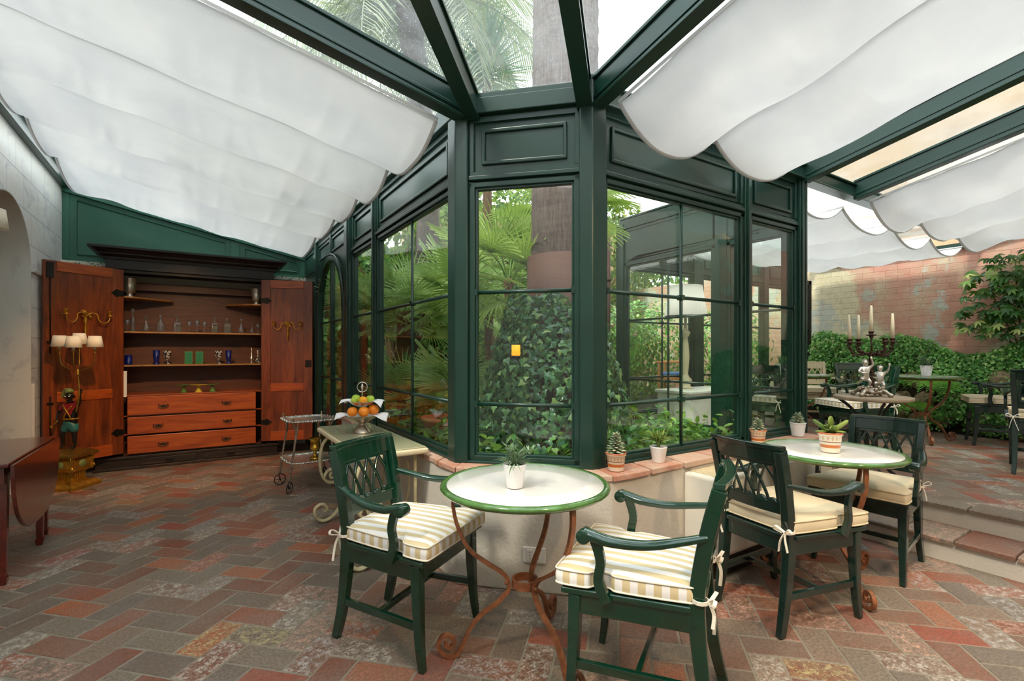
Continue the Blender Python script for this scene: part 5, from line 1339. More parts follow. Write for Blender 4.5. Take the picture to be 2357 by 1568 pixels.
mb=MB(); mb.tube(catmull([(.08,-.10,.345),(.135,-.15,.30),(.15,-.17,.17),(.16,-.18,.03),(.19,-.17,.006),(.28,-.10,.006),(.36,-.13,.006)],6),.0035,6)
mb.box(.143,.163,-.182,-.162,.13,.18); mb.build('flex',M['oldbrass'],fg)

# ---- silver candelabrum with two cherubs on the stone-topped table
cd=empty('candelabra',(4.55,1.745,UPZ+.661),R(-50),'ornate silver candelabra with two cherubs on the small round stone table','candelabra')
mb=MB()
for k in range(4):
    a=pi/4+k*pi/2; mb.tube(catmull([(.03*cos(a),.03*sin(a),.035),(.09*cos(a),.09*sin(a),.045),(.125*cos(a),.125*sin(a),.022),(.138*cos(a),.138*sin(a),.012)],4),[.022,.021,.02,.019,.017,.016,.015,.015,.016,.018,.018,.017,.016],8)
    mb.ball((.14*cos(a),.14*sin(a),.014),.018,8); mb.ball((.118*cos(a+.25),.118*sin(a+.25),.012),.012,8)
mb.lathe([(.06,.02),(.085,.03),(.08,.045),(.06,.055),(.065,.065),(0,.07)],n=24,wob=lambda a:1+.1*cos(7*a)); g=random.Random(2)
for i in range(26):
    a=g.uniform(0,6.28); r=g.uniform(.03,.09); mb.ball((r*cos(a),r*sin(a),.055+g.uniform(-.01,.02)),g.uniform(.010,.018),6)
mb.build('base',M['silverdark'],cd)
def cherub(x,y,rz,s,z,sit,seed):
    M1=TM((x,y,z),rz)
    J=dict(pel=(0,0,.30),belly=(0,-.03,.42),chest=(0,0,.56),neck=(0,0,.68),chin=(0,-.03,.73),head=(0,-.01,.82),crown=(0,.01,.90),
     shL=(.12,0,.62),elL=(.24,-.03,.72),wrL=(.28,-.05,.90),haL=(.28,-.05,.96),shR=(-.12,0,.62),elR=(-.24,-.08,.50),wrR=(-.14,-.20,.46),haR=(-.09,-.22,.46),
     hipL=(.08,0,.26),knL=(.13,-.16,.20),anL=(.12,-.08,.03),toeL=(.13,-.16,.0),hipR=(-.08,0,.26),knR=(-.15,-.14,.26),anR=(-.18,.04,.12),toeR=(-.20,.08,.06))
    if not sit: J.update(elL=(.22,-.08,.74),wrL=(.16,-.10,.92),haL=(.14,-.10,.98),knL=(.12,-.10,.16),anL=(.14,0,.0),toeL=(.16,-.08,-.02))
    b=body(cd,M['silver'],s,J,M1,1.45); 
    face(b,M['silver'],(0,-.01,.82),s,(0,-1,0),M['silverdark'],M['silverdark'],M1)
    g=random.Random(seed); mb=MB()
    for i in range(26):
        a=g.uniform(0,6.28); e=g.uniform(.1,1.5); p=M1@(Vector((.085*cos(a)*cos(e),.012+.085*sin(a)*cos(e),.835+.085*sin(e)))*s); mb.ball(tuple(p),.020*s*1.2,6)
    mb.build('curls',M['silverdark'],b)
cherub(-.050,-.02,R(10),.235,.078,False,1); cherub(.060,.0,R(-25),.215,.050,True,2)
mb=MB(); mb.tube(catmull([(0,0,.06),(.012,0,.16),(-.006,0,.26),(.004,0,.36)],6),[.017-.0004*i for i in range(19)],10); g=random.Random(4)
for i in range(14): z=.12+.017*i; a=i*2.1; mb.ball((.013*cos(a),.013*sin(a),z),.008,6)
mb.build('trunk',M['bronze'],cd)
def cupat(mb,x,y,z,r=.024): mb.lathe([(.006,-.02),(.016,-.012),(.012,-.004),(.026,0),(.036,.004),(.034,.009),(.014,.010),(.016,.024),(.022,.028),(.020,.036),(.013,.036),(0,.03)],c=(x,y,z),n=18,wob=lambda a:1+.06*cos(6*a))
def candle(x,y,z,h,lab,tl=0):
    r=empty('candle',(0,0,0),0,lab,'candle','pale candles in the silver candelabra')
    MB().lathe([(0,0),(.0125,0),(.0125,h*.5),(.0085,h-.012),(.004,h-.004),(0,h-.003)],n=16).build('wax',M['candle'],r)
    MB().tube([(0,0,h-.005),(.001,0,h+.008)],.0012,5).build('wick',M['black'],r)
    c,s_=cos(R(-50)),sin(R(-50)); r.location=(4.55+c*x-s_*y,1.745+s_*x+c*y,UPZ+.661+z); r.rotation_euler=(0,tl,0)
arms=[(-.155,-.02,.425,'leaning pale candle at the far left of the candelabra',R(-6)),(-.075,.04,.425,'upright pale candle second from the left of the candelabra',0),(.15,.015,.43,'pale candle on the right arm of the candelabra',0),(.075,-.05,.43,None,0)]
for (x,y,z,lab,tl) in arms:
    P=catmull([(0,0,.33),(x*.4,y*.4,.345),(x*.75,y*.75,.335),(x,y,z-.05),(x,y,z-.015)],5)
    a=MB(); a.tube(P,.0065,8); cupat(a,x,y,z); g=random.Random(int(x*999))
    for i in range(22): p=P[g.randrange(2,len(P)-2)]; a.ball((p.x+g.uniform(-.014,.014),p.y+g.uniform(-.014,.014),p.z+g.uniform(-.018,.018)),g.uniform(.006,.012),6)
    a.build('arm',M['bronze'],cd)
    if lab: candle(x,y,z+.032,.205,lab,tl)
a=MB(); a.tube([(.004,0,.34),(0,0,.47)],.007,8); cupat(a,0,0,.485); a.build('arm',M['bronze'],cd)
candle(0,0,.517,.215,'tallest central pale candle of the candelabra')

# ---- things in the far room, seen through two layers of glass
wc=empty('low_cabinet',(4.62,3.42,UPZ),R(0),'white low cabinet in the far room, seen through the glass beneath the tall lamp','cabinet')
MB().prism([(.46*cos(a)*(1 if True else 1),.20*sin(a)) if False else p for a,p in zip(range(8),[(-.42,-.17),(-.36,-.22),(.36,-.22),(.42,-.17),(.42,.2),(-.42,.2),(-.42,.1),(-.42,0)])],.04,.58).build('body',M['white'],wc,bevel=.01)
MB().box(-.44,.44,-.24,.22,.58,.61).build('worktop',M['white'],wc,bevel=.008); MB().box(-.38,.38,-.2,.18,0,.04).build('plinth',M['rubber'],wc)
lp=empty('table_lamp',(4.52,3.50,UPZ+.61),0,'tall cream baluster lamp with a large white shade, seen through the right-hand windows','lamp')
MB().lathe([(0,0),(.075,0),(.078,.02),(.05,.03),(.055,.06),(.07,.10),(.04,.13),(.026,.16),(.034,.24),(.042,.36),(.034,.48),(.022,.56),(.046,.60),(.05,.62),(.022,.65),(.02,.70),(.014,.72),(.014,.84),(0,.85)],n=28).build('base',M['cream'],lp)
MB().lathe([(.225,.80),(.175,1.13),(.172,1.13),(.222,.80)],n=40).build('lamp_shade',M['fabric'],lp)
_l=bpy.data.lights.new('shade_fill_light','POINT'); _l.energy=9; _l.color=(1,.9,.75); _l.shadow_soft_size=.05  # light added inside to make the shade glow; lamp not known lit
_o=bpy.data.objects.new('shade_fill_light',_l); COL.objects.link(_o); _o.location=(4.52,3.50,UPZ+.61+.98)
# ------------------------------------------------------------------ the planted courtyard and the garden beyond
tag(MB().prism([(1.38,9.0),(1.38,2.70),(1.93,2.15),(3.99,2.15),(3.99,4.07),(9.5,4.07),(9.5,9.0)],.30,.50).build('ground',M['soil']),kind='structure')
tag(MB().box(-30,-3,-30,40,-.3,-.2).box(9.5,40,-30,40,-.3,-.2).box(-3,9.5,9.0,40,-.3,-.2).build('ground_outer',M['soil']),kind='structure')
tag(MB().box(1.30,4.6,8.0,8.25,.4,3.0).build('wall_garden',M['redwall']),kind='structure')
tag(MB().box(3.3,9.5,8.9,9.1,.4,4.3).build('wall_garden_back',M['ochre']),kind='structure')
G=np.random.default_rng(11)
def pts(n,f):
    a=f(G.random(n),G.random(n)); return a
# ground ivy
n=5200; u=G.random(n); v=G.random(n); X=1.40+2.58*u; Y=2.2+5.6*v**1.4
k=(X+Y>3.95)
X,Y=X[k],Y[k]; Z=.50+.13*G.random(len(X))+.06*np.sin(X*7)*np.cos(Y*6)
tag(scatter('ground_ivy',t_ivy(),np.stack([X,Y,Z],1),np.tile([0,0,1.0],(len(X),1)),.045+.035*G.random(len(X)),M['ground'],None,3,.45),'low green ivy and vinca covering the courtyard bed just outside the windows','ground cover',kind='stuff')
g=random.Random(8); mb=MB()
for i in range(70):
    x=g.uniform(1.5,3.9); y=g.uniform(2.3,4.6)
    if x+y<4.1: continue
    h=g.uniform(.16,.34); mb.tube(catmull([(x,y,.48),(x+g.uniform(-.03,.03),y,.48+h*.6),(x+g.uniform(-.06,.06),y+g.uniform(-.05,.05),.48+h)],3),.003,5)
sp=mb.build('vinca_stems',M['greenstem']); tag(sp,'upright leafy shoots standing out of the courtyard ground cover','ground cover',kind='stuff')
n=1500; X=G.uniform(1.45,3.9,n); Y=G.uniform(2.25,4.8,n); k=X+Y>4.1; X,Y=X[k],Y[k]; Z=.60+.18*G.random(len(X))**2
scatter('shoot_leaves',t_oval(.42),np.stack([X,Y,Z],1),np.tile([0,0,1.0],(len(X),1)),.06+.04*G.random(len(X)),M['ground'],sp,5,.55)
# big palm trunk in its rusted steel sleeve
bp=empty('palm_trunk',(2.40,2.97,.45),0,'massive grey palm trunk rising through the glass roof out of a rusted steel sleeve','palm')
g=random.Random(4)
def tr_(u,v):
    a=2*pi*u; z=.9+8.6*v; r=.262-.030*v+.006*sin(9*a+z*2)+.004*sin(z*40); return ((r)*cos(a)+.03*v,(r)*sin(a)+.05*v,z)
MB().grid(tr_,48,120).build('trunk',M['palmbark'],bp)
mb=MB()
def sl_(u,v): a=2*pi*u; return (.298*cos(a),.298*sin(a),0+1.57*v)
mb.grid(sl_,48,1).grid(lambda u,v:((.298-.01*1)*cos(2*pi*u),(.298-.01)*sin(2*pi*u),1.57*v),48,1).grid(lambda u,v:((.298-.01*v)*cos(2*pi*u),(.298-.01*v)*sin(2*pi*u),1.57),48,1); mb.build('steel_sleeve',M['corten'],bp)
MB().box(-.002,.004,-.302,-.296,0,1.57).build('seam',M['corten'],bp) 
# ivy climbing the sleeve
n=5000; a=G.uniform(0,2*pi,n); h=G.random(n)**.85; r=.31+ (1-h)**1.0*.36*(.35+.65*G.random(n)); zz=.48+h*1.28+.06*np.sin(a*3)
k=(zz<1.72+.16*np.sin(a*2+1)) ; a,h,r,zz=a[k],h[k],r[k],zz[k]
P=np.stack([2.33+r*np.cos(a)*1.12,3.0+r*np.sin(a),zz],1); _k=(P[:,0]+P[:,1]>4.0)&(P[:,1]>2.16); P,a=P[_k],a[_k]; N=np.stack([np.cos(a),np.sin(a),.35+0*a],1)
iv=empty('climbing_ivy',(0,0,0),0,'dense dark ivy climbing the steel sleeve around the big palm trunk','ivy')
scatter('leaves',t_ivy(),P,N,.038+.030*G.random(len(P)),M['ivydark'],iv,9,.38,hang=1.2)
g=random.Random(2); mb=MB()
for i in range(26):
    a=g.uniform(0,6.28); Q=[]; r=.45
    for j in range(7): r=.50-.19*min(1,j/4); a+=g.uniform(-.15,.15); Q.append((2.36+r*cos(a)*1.1,2.99+r*sin(a),.48+j*.2))
    mb.tube(catmull(Q,3),.005,5)
mb.build('vines',M['stem'],iv)
ln=empty('amber_reflection',(1.857,2.842,1.26),R(225),'small glowing amber cup standing in for a reflection, before the ivy by the palm trunk','amber_reflection')  # added glowing cup in place of a reflection in the window glass
MB().lathe([(0,0),(.030,0),(.030,.085),(.027,.085),(.027,.004),(0,.004)],n=24).build('glass',M['amber'],ln); MB().lathe([(.031,-.004),(.033,0),(.033,.006),(.031,.01)],n=24).tube(catmull([(.03,0,.085),(.02,0,.14),(0,.0,.16),(-.02,0,.14),(-.03,0,.085)],4),.002,5).build('holder',M['darkiron'],ln)
# fan palms
def fan_frond(name,mat,R0,pet,seed,n=26,arc=205,par=None):
    g=random.Random(seed); mb=MB()
    P=catmull([(0,0,0),(pet*.5,0,.02),(pet,0,-.01)],4); mb.tube(P,.006,5)
    for i in range(n):
        a=R(-arc/2+arc*i/(n-1)); L=R0*(1-.28*(abs(a)/R(arc/2))**2)*g.uniform(.92,1.04); w=R0*.019
        d=Vector((cos(a),sin(a),0)); sd=Vector((-sin(a),cos(a),0)); o=Vector((pet,0,-.01)); dr=g.uniform(.12,.30)
        V=[]
        for k in range(5):
            t=k/4; ww=w*(.35+1.3*t if t<.5 else 1.9*(1-t)+.05); z=.03*sin(pi*t)*R0-dr*R0*max(0,t-.45)**1.8
            c=o+d*L*t+Vector((0,0,z)); V+=[c-sd*ww,c+Vector((0,0,-.010)),c+sd*ww]
        F=[]
        for k in range(4): b=k*3; F+=[(b,b+3,b+4,b+1),(b+1,b+4,b+5,b+2)]
        mb.add(V,F,False)
    return mb.build(name,mat,par)
FN=[0]
def fan_palm(loc,h,R0,nf,mat,label,seed,pet=.32,lean=(0,0),tr=.055,el0=-.35,el1=1.2):
    FN[0]+=1; g=random.Random(seed); root=empty('fan_palm',loc,0,label,'palm','fan palms in the courtyard')
    top=(lean[0],lean[1],h); mb=MB(); P=catmull([(0,0,-.1),(lean[0]*.4,lean[1]*.4,h*.5),top],6)
    n=len(P); mb.tube(P,[tr*(1+.18*(i%2))*(.9+.2*i/n) for i in range(n)],10)
    for i in range(70):
        t=g.random(); p=P[int(t*(n-1))]; a=g.uniform(0,6.28); mb.add([p+Vector((tr*cos(a),tr*sin(a),0)),p+Vector((tr*1.5*cos(a+.15),tr*1.5*sin(a+.15),.05)),p+Vector((tr*1.1*cos(a+.4),tr*1.1*sin(a+.4),.0))],[(0,1,2)])
    mb.build('trunk',M['fibre'],root)
    base=fan_frond('frond',mat,R0,pet,seed,par=root); alt=fan_frond('frond',mat,R0*.92,pet*1.15,seed+50,22,180,root)
    for i in range(nf):
        src=base if i%2 else alt
        o=src if i<2 else src.copy()
        if i>=2: COL.objects.link(o); o.parent=root
        a=i*2.39996+g.uniform(-.3,.3); el=el0+(el1-el0)*((i+.5)/nf)**1.0+g.uniform(-.15,.15); s=g.uniform(.85,1.1)
        for _try in range(8):     # keep every leaf clear of the glass
            tip=Vector(loc)+Vector((lean[0],lean[1],h))+Vector((cos(a)*cos(el),sin(a)*cos(el),sin(el)))*(pet+R0*.9); sdv=Vector((-sin(a),cos(a),0))*R0*.75
            mid=Vector(loc)+Vector((lean[0],lean[1],h))+Vector((cos(a),sin(a),0))*cos(el)*(pet+.15)
            if all(p.x>1.36 and p.y>2.18 and p.x+p.y>4.02 and (p.x<3.93 or p.y>4.2) for p in (tip,mid+sdv,mid-sdv)): break
            a+=.8; el=min(1.3,el+.12)
        o.location=Vector(top)+Vector((cos(a)*.03,sin(a)*.03,-.10*(1-i/nf)))
        o.rotation_euler=(g.uniform(-.5,.5),-el,a); o.scale=(s,s,s)
    return root
fan_palm((2.42,3.72,.5),1.45,.46,30,M['fan'],'bright green fan palm pressed between the big trunk and the left corner post',1,.34,(-.10,-.05),.04,-.9,1.3)
fan_palm((1.95,5.35,.5),1.25,.42,26,M['fanblue'],'fan palm standing mid-courtyard behind the left long window, its crown touching the muntin',2)
fan_palm((2.30,4.70,.5),1.38,.40,26,M['fanblue'],'slender-trunked fan palm right of the vertical muntin in the left long window',3,.26)
fan_palm((1.85,6.55,.5),1.20,.48,24,M['fanblue'],'fan palm filling the narrow window pane next to the arched door',4)
fan_palm((2.85,5.85,.5),1.5,.5,22,M['fanblue'],'tall fan palm at the back of the courtyard, its leaves above the others',5)
fan_palm((2.05,4.15,.5),.42,.36,18,M['fanblue'],'low stemless fan palm sprawling over the terracotta bowl',6,.22,el0=-.2)
fan_palm((1.80,4.85,.5),.30,.38,18,M['fanblue'],'low fan palm clump under the middle of the left long window',7,.25,el0=0)
fan_palm((2.75,3.75,.5),2.25,.44,14,M['fan'],'fan palm crown drooping into the top left of the big right-hand window',8,.3,(.12,-.25))
tb=empty('terracotta_bowl',(1.80,3.85,.5),0,'terracotta bowl planter among the ivy, behind the lower right pane of the left window','planter')
MB().lathe([(0,0),(.10,0),(.15,.06),(.20,.20),(.215,.21),(.215,.24),(.195,.24),(.18,.20),(0,.20)],n=36).build('bowl',M['terracotta'],tb); MB().lathe([(.185,.20),(0,.215)],n=16).build('soil',M['soil'],tb)
# feather palm leaning across the courtyard, its fronds hanging over the roof
def feather(name,mat,L,seed,par,droop=1.0,leaf=.34):
    g=random.Random(seed); mb=MB(); N=60
    P=[Vector((L*(t/N)*(1-.12*(t/N)),0,L*(.30*(t/N)-.62*droop*(t/N)**2))) for t in range(N+1)]
    mb.tube(P[::3],[.016*(1-.9*i/20) for i in range(len(P[::3]))],5)
    for i in range(6,N):
        t=i/N; d=(P[min(i+1,N)]-P[i-1]).normalized()
        for s in (-1,1):
            l=leaf*(sin(pi*min(1,t*.9+.12))**.6)*g.uniform(.85,1.1); dd=(d*.75+Vector((0,s*.75,-.15+g.uniform(-.2,.2)))).normalized(); sd=dd.cross(Vector((0,0,1))).normalized()*.007
            p=P[i]; q1=p+dd*l*.5; q2=p+dd*l-Vector((0,0,.22*l)); mb.add([p-sd,p+sd,q1+sd,q1-sd,q2],[(0,1,2,3),(3,2,4)])
    return mb.build(name,mat,par)
fp=empty('feather_palm',(2.0,6.55,.45),0,'leaning feather palm whose grey-green fronds hang over the glass roof above the left bay','palm')
P=catmull([(0,0,0),(.32,-.5,1.0),(.35,-1.0,2.4),(.10,-1.35,3.6),(-.1,-1.5,4.6)],8); nP=len(P)
MB().tube(P,[.13*(1+.05*(i%2)) for i in range(nP)],12).build('trunk',M['palmbark'],fp)
f0=feather('frond',M['date'],2.2,1,fp,1.15,.50); f1=feather('frond',M['date'],1.9,2,fp,1.5,.48)
g=random.Random(6)
for i in range(46):
    src=(f0,f1)[i%2]; o=src if i<2 else src.copy()
    if i>=2: COL.objects.link(o); o.parent=fp
    o.location=P[-1]+Vector((0,0,.05)); a=i*2.39996; o.rotation_euler=(g.uniform(-.4,.4),-R(g.uniform(-25,45)),a); s=g.uniform(.85,1.1); o.scale=(s,s,s)
# yucca seen through the roof
yu=empty('yucca',(2.60,4.55,.45),0,'spiky yucca crown on a tall stem seen through the roof glass beside the big trunk','yucca')
MB().tube(catmull([(.1,.1,0),(.05,.05,1.5),(0,0,3.0),(0,0,3.85)],6),.05,8).build('stem',M['fibre'],yu)
g=random.Random(9); mb=MB()
for i in range(170):
    a=i*2.39996; el=-.45+1.95*(i/170)+g.uniform(-.1,.1); L=.58*g.uniform(.85,1.1); d=Vector((cos(a)*cos(el),sin(a)*cos(el),sin(el))); sd=d.cross(Vector((0,0,1))).normalized()*.017
    o=Vector((0,0,3.75+.25*i/170)); up=sd.cross(d).normalized()*.012
    p=[o,o+d*L*.35,o+d*L]
    mb.add([p[0]-sd*.6,p[0]+up*-1,p[0]+sd*.6,p[1]-sd,p[1]-up,p[1]+sd,p[2]],[(0,3,4,1),(1,4,5,2),(3,6,4),(4,6,5)])
mb.build('blades',M['yucca'],yu)
# drainpipe at the corner of the far room
dp=MB().tube([(3.93,4.12,.3),(3.93,4.12,2.75)],.045,14)
for z in (1.0,2.1): dp.tube([(3.93,4.12,z),(3.93,4.12,z+.04)],.052,14)
tag(dp.build('drainpipe',M['corten']),'brown round drainpipe at the back corner of the courtyard, left of the tall lamp','pipe')
# ivy-covered garden wall behind the palms
n=9500; X=G.uniform(1.30,4.6,n); Z=.5+2.5*G.random(n)
cv=empty('wall_creeper',(0,0,0),0,'thick green creeper covering the garden wall behind the palms','creeper')
scatter('leaves',t_oval(.7),np.stack([X,7.97-.12*G.random(n)-.1*np.sin(X*3)*np.sin(Z*4)**2,Z],1),np.tile([0,-1.0,.3],(n,1)),.06+.05*G.random(n),M['hedge'],cv,12,.5,hang=.8)
def blob_points(c,r,n,seed):
    gg=np.random.default_rng(seed); d=gg.normal(0,1,(n,3)); d/=np.linalg.norm(d,axis=1,keepdims=True)
    lump=1+.16*np.sin(d[:,0]*7+seed)*np.sin(d[:,1]*6)*np.sin(d[:,2]*5+1)
    rr=(lump*(.72+.30*gg.random(n)**.5))[:,None]; return np.array(c)+d*np.array(r)*rr, d
def shrub(name,loc,r,n,mat,ls,label,cat,seed,trunk=None,tpl=None,tilt=.6,group=None):
    root=empty(name,(loc[0],loc[1],.45),0,label,cat,group)
    P,N=blob_points((0,0,loc[2]-.45),r,n,seed)
    gg=np.random.default_rng(seed+1); scatter('foliage',tpl or t_oval(.55),P,N,ls*(.7+.6*gg.random(n)),mat,root,seed,tilt,hang=.4)
    g=random.Random(seed); mb=MB()
    for i in range(6):
        a=g.uniform(0,6.28); e=(loc[2]-.45); mb.tube(catmull([(0,0,0),(r[0]*.15*cos(a),r[1]*.15*sin(a),e*.5),(r[0]*.6*cos(a),r[1]*.6*sin(a),e+r[2]*.3*g.uniform(-1,1))],4),[.02*(trunk or 1)*(1-.05*j) for j in range(9)],6)
    mb.build('stems',M['stem'],root); return root
TG='garden trees and shrubs beyond the glass'
shrub('tree',(2.6,7.5,3.2),(1.3,.6,1.3),4200,M['tree'],.08,'sunlit yellow-green tree above the creeper wall behind the left window','tree',21,2,group=TG)
shrub('shrub',(4.75,5.3,1.25),(.8,.7,.85),2600,M['hedgedark'],.07,'leafy shrub beyond the far room, left of the tall lamp','shrub',22,group=TG)
shrub('shrub',(6.1,6.0,1.15),(.8,.7,.8),2200,M['hedgedark'],.07,'rounded shrub beyond the far room, right of the tall lamp','shrub',23,group=TG)
shrub('shrub',(7.3,6.6,1.3),(.8,.7,1.0),2200,M['hedge'],.07,'light green shrub seen through the second right-hand window','shrub',24,group=TG)
shrub('shrub',(7.75,5.2,1.3),(.45,.8,.8),1600,M['hedge'],.07,'green shrub seen past the black glazed leaf by the brick wall','shrub',25,group=TG)
shrub('tree',(4.3,7.4,3.1),(1.7,.9,1.9),5200,M['tree'],.11,'tall loose tree filling the sky behind the lampshade','tree',26,2,group=TG)
shrub('tree',(6.9,8.0,3.2),(1.9,.8,1.9),5200,M['hedgedark'],.12,'dark tree before the ochre garden wall, behind the far room','tree',27,2,group=TG)
shrub('tree',(9.6,7.4,2.3),(.9,1.8,1.9),4500,M['hedgedark'],.12,'dark evergreen beyond the far end of the brick wall, seen through the glass','tree',29,2,group=TG)
shrub('rose_bush',(4.55,4.6,1.4),(.35,.35,.45),700,M['hedge'],.06,'thin rose bush with small pink blooms just beyond the far room glass','shrub',28,group=TG)
for i,(x,y,z) in enumerate(((4.42,4.52,1.62),(4.75,4.45,1.50))):
    o=MB()
    for k in range(9):
        a=k*2.4; o.ball((x+.018*cos(a)*(k/9),y+.018*sin(a)*(k/9),z+.004*(9-k)),.014,6)
    tag(o.build('rose',M['rose'] if 'rose' in M else M.setdefault('rose',plain('pink_petal','#E58FA0',.6))),('small pink rose higher on the rose bush','small pink rose lower on the rose bush, nearer the lamp')[i],'flower')
gc=empty('garden_armchair',(6.35,5.05,.5),R(120),'wooden garden armchair with a blue cushion outside, seen through the far glass','chair')
mb=MB()
for x,y in ((-.25,-.25),(.25,-.25),(-.25,.25),(.25,.25)): MB().box(x-.02,x+.02,y-.02,y+.02,0,.62 if x>0 else 1.0).build('leg',M['teak'],gc,bevel=.003)
for y in (-.25,.25): MB().box(-.27,.30,y-.03,y+.03,.62,.65).build('armrest',M['teak'],gc,bevel=.004)
MB().box(-.25,.27,-.25,.25,.36,.40).build('seat',M['teak'],gc,bevel=.003); MB().box(-.26,-.22,-.23,.23,.45,1.0).build('backrest',M['teak'],gc,bevel=.003)
MB().box(-.2,.26,-.22,.22,.40,.47).box(-.215,-.14,-.22,.22,.47,1.05).build('cushion',M['bluecloth'],gc,bevel=.02,seg=3)
# tall ochre house above the brick wall
hs=empty('house',(0,0,0),0,'sunlit ochre stucco house wall rising above the old brick wall, seen through the roof','building')
MB().box(9.9,10.6,-9,4.9,0,9.5).build('house_wall',M['ochre'],hs)
for y in (-4.5,-1.5,1.5): MB().box(9.87,9.92,y-.02,y+.02,0,9.5).build('downpipe_joint',M['ochre'],hs)
for y in (-5.4,):
    w_=MB().box(9.86,9.91,y-.5,y+.5,5.2,6.9).build('window',M['white'],hs,bevel=.01); MB().box(9.84,9.865,y-.42,y+.42,5.28,6.82).build('glass_pane',M['rubber'],w_)

# ------------------------------------------------------------------ rocks, creeper, ferns and shrubs along the brick wall
RG='rough rocks at the foot of the creeper bank'
def rock_mesh(seed):
    g=random.Random(seed); bm=bmesh.new(); bmesh.ops.create_icosphere(bm,subdivisions=3,radius=1)
    ks=[(Vector((g.gauss(0,1),g.gauss(0,1),g.gauss(0,1))).normalized(),g.uniform(.55,.95)) for _ in range(12)]
    for v in bm.verts:
        for d,h in ks:
            e=v.co.dot(d)
            if e>h: v.co-=d*(e-h)*.9
        v.co+=v.co.normalized()*.05*sin(9*v.co.x+5*v.co.y+7*v.co.z)
    me=bpy.data.meshes.new('rock'); bm.to_mesh(me); bm.free(); me.materials.append(M['rock']); return me
rm=[rock_mesh(i) for i in range(4)]; g=random.Random(31)
placed=0
for row,(xx,zz) in enumerate(((7.95,.40),(8.02,.66),(8.10,.93))):
    y=-1.2+.15*row
    while y<3.75:
        s=g.uniform(.13,.20); o=bpy.data.objects.new('rock',rm[g.randrange(4)]); COL.objects.link(o)
        o.location=(xx+g.uniform(-.03,.04),y,zz+g.uniform(-.03,.03)); o.scale=(s*.75,s,s*.75); o.rotation_euler=(g.uniform(0,6),g.uniform(0,6),g.uniform(0,6))
        tag(o,'rough tan rock in the bank under the creeper by the brick wall','rock',RG); y+=s*g.uniform(1.5,2.1)
tag(MB().prism([(7.93,.27),(8.14,1.0),(8.26,1.22),(8.41,1.26),(8.41,.27)],-1.6,3.95,'y').build('ground_bank',M['soil']),kind='structure')
tag(MB().box(7.86,7.90,-1.6,3.95,.275,.30).build('trim_44',M['darkiron']),kind='structure')
n=42000; Yb=G.uniform(-1.5,3.9,n); h=G.random(n)**.8; low=(h<.6)&(np.sin(Yb*7)*np.cos(h*9)+np.sin(Yb*2.3+1)+G.normal(0,.5,n)>-.5+h)
k=~low; Yb,h=Yb[k],h[k]; n=len(h)
zt_=1.45+.12*np.sin(Yb*2.1+.6)+.07*np.sin(Yb*5.3)
Zb=.32+(zt_-.32)*h; Xb=7.88+.36*h**1.2+.05*np.sin(Yb*6+Zb*5)-.16*G.random(n)*(1-.3*h)
tag(scatter('creeper',t_oval(.75,.1,.2),np.stack([Xb,Yb,Zb],1),np.tile([-1.0,0,.55],(n,1)),.024+.024*G.random(n),M['hedge'],None,17,.5,hang=.5),'mass of small-leaved green creeper spilling over the rocks below the brick wall','creeper',kind='stuff')
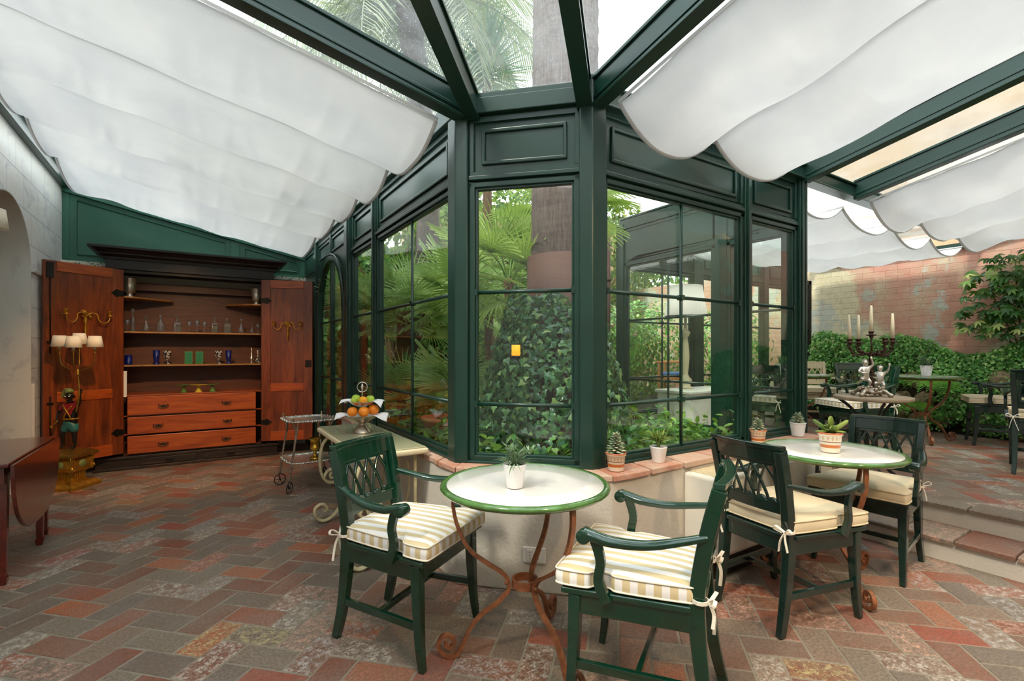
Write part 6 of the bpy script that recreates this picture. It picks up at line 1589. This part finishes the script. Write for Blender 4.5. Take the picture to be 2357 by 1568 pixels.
def fern(loc,seed,label,s=1):
    root=empty('fern',loc,0,label,'fern','ferns in the rock bank'); g=random.Random(seed)
    for i in range(9):
        mb=MB(); a=g.uniform(-2.6,-.4)-pi/2+.0; L=g.uniform(.32,.5)*s; N=22; pts_=[Vector((cos(a)*L*t/N,sin(a)*L*t/N,L*(.55*(t/N)-.95*(t/N)**2))) for t in range(N+1)]
        for k in range(2,N):
            d=(pts_[k+1]-pts_[k-1]).normalized() if k<N else d; sd=d.cross(Vector((0,0,1))).normalized(); l=.07*s*sin(pi*min(1,k/N*.95+.08))
            for q_ in (-1,1):
                e=pts_[k]+sd*q_*l+d*l*.2; w=d*.008*s; mb.add([pts_[k]-w,pts_[k]+w,e+w*.5-Vector((0,0,.01)),e-w*.5-Vector((0,0,.01))],[(0,1,2,3)])
        mb.tube(pts_[::4],.0022,4); mb.build('frond',M['fern'],root)
    return root
fern((7.86,2.75,.98),1,'bright fern hanging from the bank behind the candelabra'); fern((7.86,2.35,.92),2,'bright fern left of the far table before the rocks')
fern((7.88,3.2,.85),3,'fern beside the cream chair at the foot of the bank',.9); fern((7.86,2.55,.62),4,'low fern near the ground behind the far table legs')
def schefflera(loc,pts_,label,seed,nl=16):
    root=empty('umbrella_plant',loc,0,label,'shrub'); g=random.Random(seed); mb=MB(); C_=[]
    for (dx,dy,dz) in pts_:
        mb.tube(catmull([(0,0,0),(dx*.3,dy*.45,dz*.35),(dx*.8,dy*.9,dz*.75),(dx,dy,dz)],4),[.014*(1-.06*j) for j in range(13)],6); C_.append((dx,dy,dz))
    mb.build('branches',M['stem'],root)
    P,N,S=[],[],[]; V,F=t_oval(.34,.15,.25); lm=MB()
    for c in C_:
        for w in range(nl):
            o=Vector(c)+Vector((g.uniform(-.13,.08),g.uniform(-.24,.24),g.uniform(-.2,.14))); tiltd=Vector((g.uniform(-.9,-.2),g.uniform(-.5,.5),g.uniform(.4,1))).normalized()
            t1_=tiltd.orthogonal().normalized(); t2_=tiltd.cross(t1_); ph=g.uniform(0,6.28)
            for j in range(7):
                a=ph+2*pi*j/7; d=t1_*cos(a)+t2_*sin(a); d=(d-Vector((0,0,.25))).normalized(); sd=tiltd.cross(d).normalized(); nn=d.cross(sd); L=g.uniform(.07,.10)
                lm.add([o+(d*v[0]+sd*v[1]+nn*v[2])*L for v in V],[tuple(f) for f in F],True)
    lm.build('leaves',M['scheff'],root)
schefflera((8.2,1.60,1.30),[(-.05,.05,1.05),(-.10,.25,.85),(-.12,-.10,.80),(-.12,.30,.45),(-.15,.10,.38),(-.12,-.28,.55),(-.08,-.05,.62)],'tall umbrella plant with glossy and yellow-edged leaves climbing the painted brick wall',1,36)
schefflera((8.2,1.45,1.35),[(-.08,-.35,.95),(-.10,-.55,.70),(-.12,-.40,.45),(-.1,-.75,.9)],'second umbrella plant on the brick wall, cut by the right edge of the photo',2,14)
